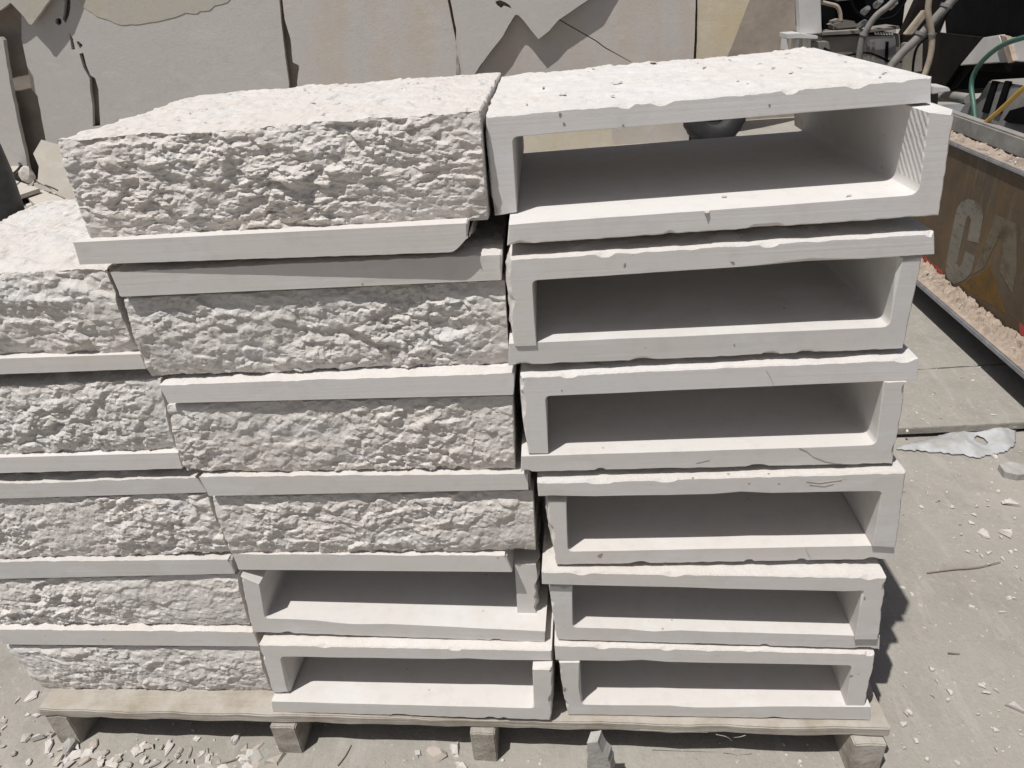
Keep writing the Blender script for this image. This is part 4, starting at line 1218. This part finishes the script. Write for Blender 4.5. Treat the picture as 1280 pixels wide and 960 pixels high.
def debris_chips():
    V = []; F = []
    for i in range(240):
        y = rng.uniform(0.6, 2.4)
        if i % 2: x, z = rng.uniform(1.185, 1.245), 0.052+rng.uniform(0, .02)
        else: x, z = rng.uniform(1.243, 1.305), 0.523+rng.uniform(0, .006)
        s = 0.003*math.exp(rng.gauss(0, .6)); vs, f = chip_mesh('c', min(s, .014), min(s, .014)*.6, rng, None); k = len(V)
        for q in vs: V.append((x+q[0], y+q[1], z+q[2]))
        for q in f: F.append(tuple(i_+k for i_ in q))
    o = mpart('stone_crumbs', mesh_from('stone_crumbs', V, F), M_CHIP); o['kind'] = 'stuff'
debris_chips()
# castings, housings and tubes on the deck
def xprism(name, px, x, thick, mat, label=None, bev=0.0):
    o = poly_prism(name, [on_x(u, v, x) for u, v in px], (thick, 0, 0), mat)
    if bev: bevel(o.data, bev)
    adopt(o, mac)
    if label: o['label'] = label
    return o
def yprism(name, px, y, thick, mat, label=None, bev=0.0, root=None):
    o = poly_prism(name, [on_y(u, v, y) for u, v in px], (0, thick, 0), mat)
    if bev: bevel(o.data, bev)
    adopt(o, root or mac)
    if label: o['label'] = label
    return o
xprism('housing', [(1196, 144), (1205, 130), (1222, 122), (1236, 100), (1300, 112), (1330, 200), (1290, 190), (1240, 170)], 1.43, 0.16, M_STEEL, 'grey dusty cast housing on the deck', 0.006)
for a in (1236, 1252):
    xprism('dark_strip', [(a+4, 101), (a+10, 102), (a-2, 142), (a-9, 140)], 1.422, 0.01, M_BLACK)  # dark strips across the housing face
xprism('opening', [(1254, 150), (1262, 138), (1280, 133), (1300, 136), (1300, 158), (1262, 154)], 1.4185, 0.02, M_BLACK, 'black piece standing for the dark of an opening in the grey housing')  # flat black piece painted as the darkness inside a hole
xprism('hood_panel', [(1199, 82), (1228, 47), (1249, 43.5), (1263, 77.5)], 1.78, 0.03, M_WHITE, 'dusty white sloping hood panel', 0.004)
xprism('hood_panel', [(1262, 47), (1330, 40), (1330, 80), (1266, 77)], 1.78, 0.03, M_WHITE, 'second white hood panel at the frame edge', 0.004)
xprism('hood_joint', [(1249.5, 44), (1258, 46), (1266, 76), (1260, 79)], 1.76, 0.02, M_DIRT)
xprism('engine_cover', [(1172, 120), (1186, 100), (1178, 0), (1176, -160), (1460, -160), (1460, 140), (1300, 96), (1215, 88), (1196, 112)], 1.84, 0.5, M_BLACK, 'black engine cover', 0.01)
xprism('support_plate', [(1165, 40), (1228, 47), (1199, 82), (1178, 112), (1164, 112)], 1.815, 0.02, plain_mat('dark_brown_steel', (0.009, 0.008, 0.007), 0.7, 0, .3, 8, 0, .03, 0.1), 'dark brown sloping support plate')
mpart('pipe', tube_mesh('pipe', [on_x(u, v, 1.62) for u, v in [(1172, 121), (1190, 121), (1212, 124)]], 0.022, 14), M_STEEL)
yprism('deck_block', [(1166, 108), (1186, 109), (1189, 114), (1166, 118)], 2.1, 0.1, M_WHITE, 'pale block at the deck corner', 0.003)
def hose(px, plane, val, r, mat, label):
    f = {'x': on_x, 'y': on_y}[plane]
    pts = [f(u, v, val[i] if isinstance(val, (list, tuple)) else val) for i, (u, v) in enumerate(px)]
    o = mpart('hose', tube_mesh('hose', pts, r, 12), mat, label)
M_GREEN = plain_mat('green_hose_rubber', (0.030, 0.115, 0.085), 0.5, 0, 0.15, 30, 0, .25)
M_YHOSE = plain_mat('yellow_hose_rubber', (0.48, 0.29, 0.045), 0.5, 0, 0.15, 30, 0, .2)
M_GHOSE = plain_mat('grey_dusty_hose', (0.16, 0.15, 0.14), 0.7, 0, 0.2, 30, 0, .5)
M_THOSE = plain_mat('tan_dusty_hose', (0.36, 0.30, 0.23), 0.8, 0, 0.2, 30, 0, .4)
hose([(1330, 38), (1280, 47), (1249.5, 58.6), (1225, 80), (1214.5, 103), (1217, 131), (1220, 157), (1226, 166)], 'x', 1.395, 0.0085, M_GREEN, 'green hose arching over the deck')
hose([(1180, 166), (1192, 167.5), (1205, 167.5), (1224, 159), (1249.5, 138), (1280, 110), (1320, 78)], 'x', 1.335, 0.0075, M_YHOSE, 'yellow hose running along the deck')
# ---- grey unit with hoses behind the right stack
unit = thing('pump_unit', 'grey metal pump unit with a pale post and dusty hoses behind the right stack', 'pump unit', (1.2, 2.75, GZ))
YU = 2.55
def uy(name, px, y, thick, mat, label=None, bev=0.004): return yprism(name, px, y, thick, mat, label, bev, unit)
M_GALV = plain_mat('galvanised_grey', (0.30, 0.30, 0.295), 0.35, 0.5, 0.25, 9, 0, .25)
M_BROWNGREY = plain_mat('dusty_brown_metal', (0.16, 0.145, 0.13), 0.75, 0, 0.25, 10, 0.001, .5)
uy('casing', [(1028, 46), (1076, 44), (1125, 42), (1130, 130), (1130, 180), (1028, 180)], YU, 0.45, M_BROWNGREY, 'dusty casing of the unit')
uy('front_plate', [(1079, 46), (1119, 44), (1123, 86), (1078, 84)], YU-0.012, 0.011, M_GALV, 'shiny grey front plate', 0.002)
for a in (1084, 1090, 1107):
    uy('painted_reflection', [(a, 52), (a+4, 52), (a+3, 78), (a-1, 78)], YU-0.0145, 0.002, M_BROWNGREY if a < 1100 else M_BLACK, None, 0)  # reflections on the shiny plate, put in as coloured strips
uy('upper_box', [(1026, -120), (1150, -150), (1128, 36), (1100, 38), (1027, 40)], YU+0.12, 0.4, M_BLACK, 'black upper compartment')  # solid black box, its colour stands for a dark interior
uy('top_edge', [(1027, 40.5), (1100, 36), (1124, 32.5), (1125, 36), (1078, 42), (1027, 44.5)], YU-0.02, 0.14, M_BROWNGREY, None, 0.001)
for j in range(7):
    uy('grille_slat', [(1093+j*3.4, 40.5), (1095+j*3.4, 40.3), (1096.4+j*3.4, 43.4), (1094.4+j*3.4, 43.7)], YU-0.016, 0.004, M_WHITE, None, 0)
uy('duct', [(1046, 2), (1085, -3), (1085, -14), (1046, -10)], YU+0.08, 0.1, M_GALV, 'grey duct under the upper box')
uy('post', [(998, -170), (1024, -170), (1026, 0), (1027.5, 42), (1001, 44), (999, 0)], YU-0.06, 0.06, M_WHITE, 'pale square post')
uy('bracket', [(984, 42.5), (1000, 41.5), (1023, 45), (1022, 49), (998, 48), (984, 49)], YU-0.10, 0.12, M_WHITE, 'bright top plate of the bracket', 0.002)
for a in (983, 996, 1011):
    uy('bracket', [(a, 49), (a+3, 49), (a+2, 64), (a-1, 63)], YU-0.09, 0.08, M_WHITE, None, 0.001)
uy('bracket', [(1012, 52), (1036, 52), (1038, 62), (1011, 63)], YU-0.085, 0.05, M_BROWNGREY, None, 0.002)
uy('side_board', [(1131, 54), (1154, 53), (1153, 90), (1129, 92)], YU-0.16, 0.04, plain_mat('dusty_board', (0.27, 0.245, 0.21), 0.9, 0, .25, 12, .002, .3), 'dusty ribbed board')
uy('strut', [(1131, 44), (1141, 44), (1161, 18), (1156, 12)], YU-0.13, 0.03, M_THOSE, 'tan diagonal strut')
uy('back_plate', [(1128, 44), (1148, 0), (1190, -60), (1215, -60), (1176, 40), (1172, 140), (1128, 140)], YU+0.02, 0.05, plain_mat('deep_brown_metal', (0.02, 0.016, 0.014), 0.7, 0, .3, 8, 0, .05, 0.1), None, 0.002)
def uhose(px, y, r, mat, label):
    o = link_mesh('hose', tube_mesh('hose', [on_y(u, v, y) for u, v in px], r, 12), mat); adopt(o, unit); o['label'] = label
uhose([(1073, 90), (1074, 73), (1077, 52), (1084, 36), (1095, 20), (1111, 7), (1126, -8)], YU-0.2, 0.012, M_GHOSE, 'grey hose rising in a bend')
uhose([(1104, 98), (1113, 84), (1128, 66), (1144, 51), (1160, 34), (1175, 17), (1196, -6)], YU-0.26, 0.016, M_GHOSE, 'thick dusty grey hose')
uhose([(1152, 100), (1157, 90), (1163, 70), (1165, 50), (1163, 32), (1160, 14), (1162, -5)], YU-0.28, 0.011, M_THOSE, 'tan hanging hose')
uhose([(1024, 2), (1036, 5), (1046, 8), (1050, 16), (1051, 26)], YU+0.05, 0.008, M_THOSE, 'thin dusty hose in the upper compartment')
uy('motor', [(1041, 28), (1052, 24), (1072, 27), (1076, 36), (1046, 39), (1040, 35)], YU+0.04, 0.09, M_BROWNGREY, 'dusty small motor', 0.012)
for (u, v) in ((1082, 13), (1098, 4), (1116, 6), (1078, 30)):
    p = on_y(u, v, YU-0.02)
    bm = bmesh.new(); bmesh.ops.create_cone(bm, cap_ends=True, segments=10, radius1=0.014, radius2=0.011, depth=0.05)
    bmesh.ops.bevel(bm, geom=[e for e in bm.edges if e.calc_face_angle(0) > 1], offset=0.003, segments=2, affect='EDGES')
    me = bpy.data.meshes.new('coupling'); bm.to_mesh(me); bm.free()
    me.transform(Matrix.Translation(Vector(tuple(p))) @ Matrix.Rotation(R_(70), 4, 'X')); smooth(me, 40)
    adopt(link_mesh('coupling', me, M_GALV), unit)

# clamps and thin cables that fill out the tangle
for px, y, r in [((1079, 45), YU-0.2, 0.016), ((1150, 44), YU-0.26, 0.021), ((1182, 9), YU-0.26, 0.021), ((1164, 44), YU-0.28, 0.015)]:
    p = on_y(px[0], px[1], y)
    q = on_y(px[0]+2, px[1]-4, y)
    me = tube_mesh('hose_clamp', [p, (p+q)/2, q], r, 16)
    adopt(link_mesh('hose_clamp', me, M_GALV), unit)
for px, y, r in [([(1062, -8), (1070, 14), (1090, 24), (1118, 20), (1135, -5)], YU-0.05, 0.005), ([(1030, 60), (1050, 70), (1085, 66), (1118, 78), (1150, 70)], YU-0.14, 0.004),
                 ([(1140, 100), (1146, 60), (1172, 36), (1186, 12), (1200, -6)], YU-0.2, 0.005)]:
    o = link_mesh('cable', tube_mesh('cable', [on_y(u, v, y) for u, v in px], r, 8), M_BLACK); adopt(o, unit)
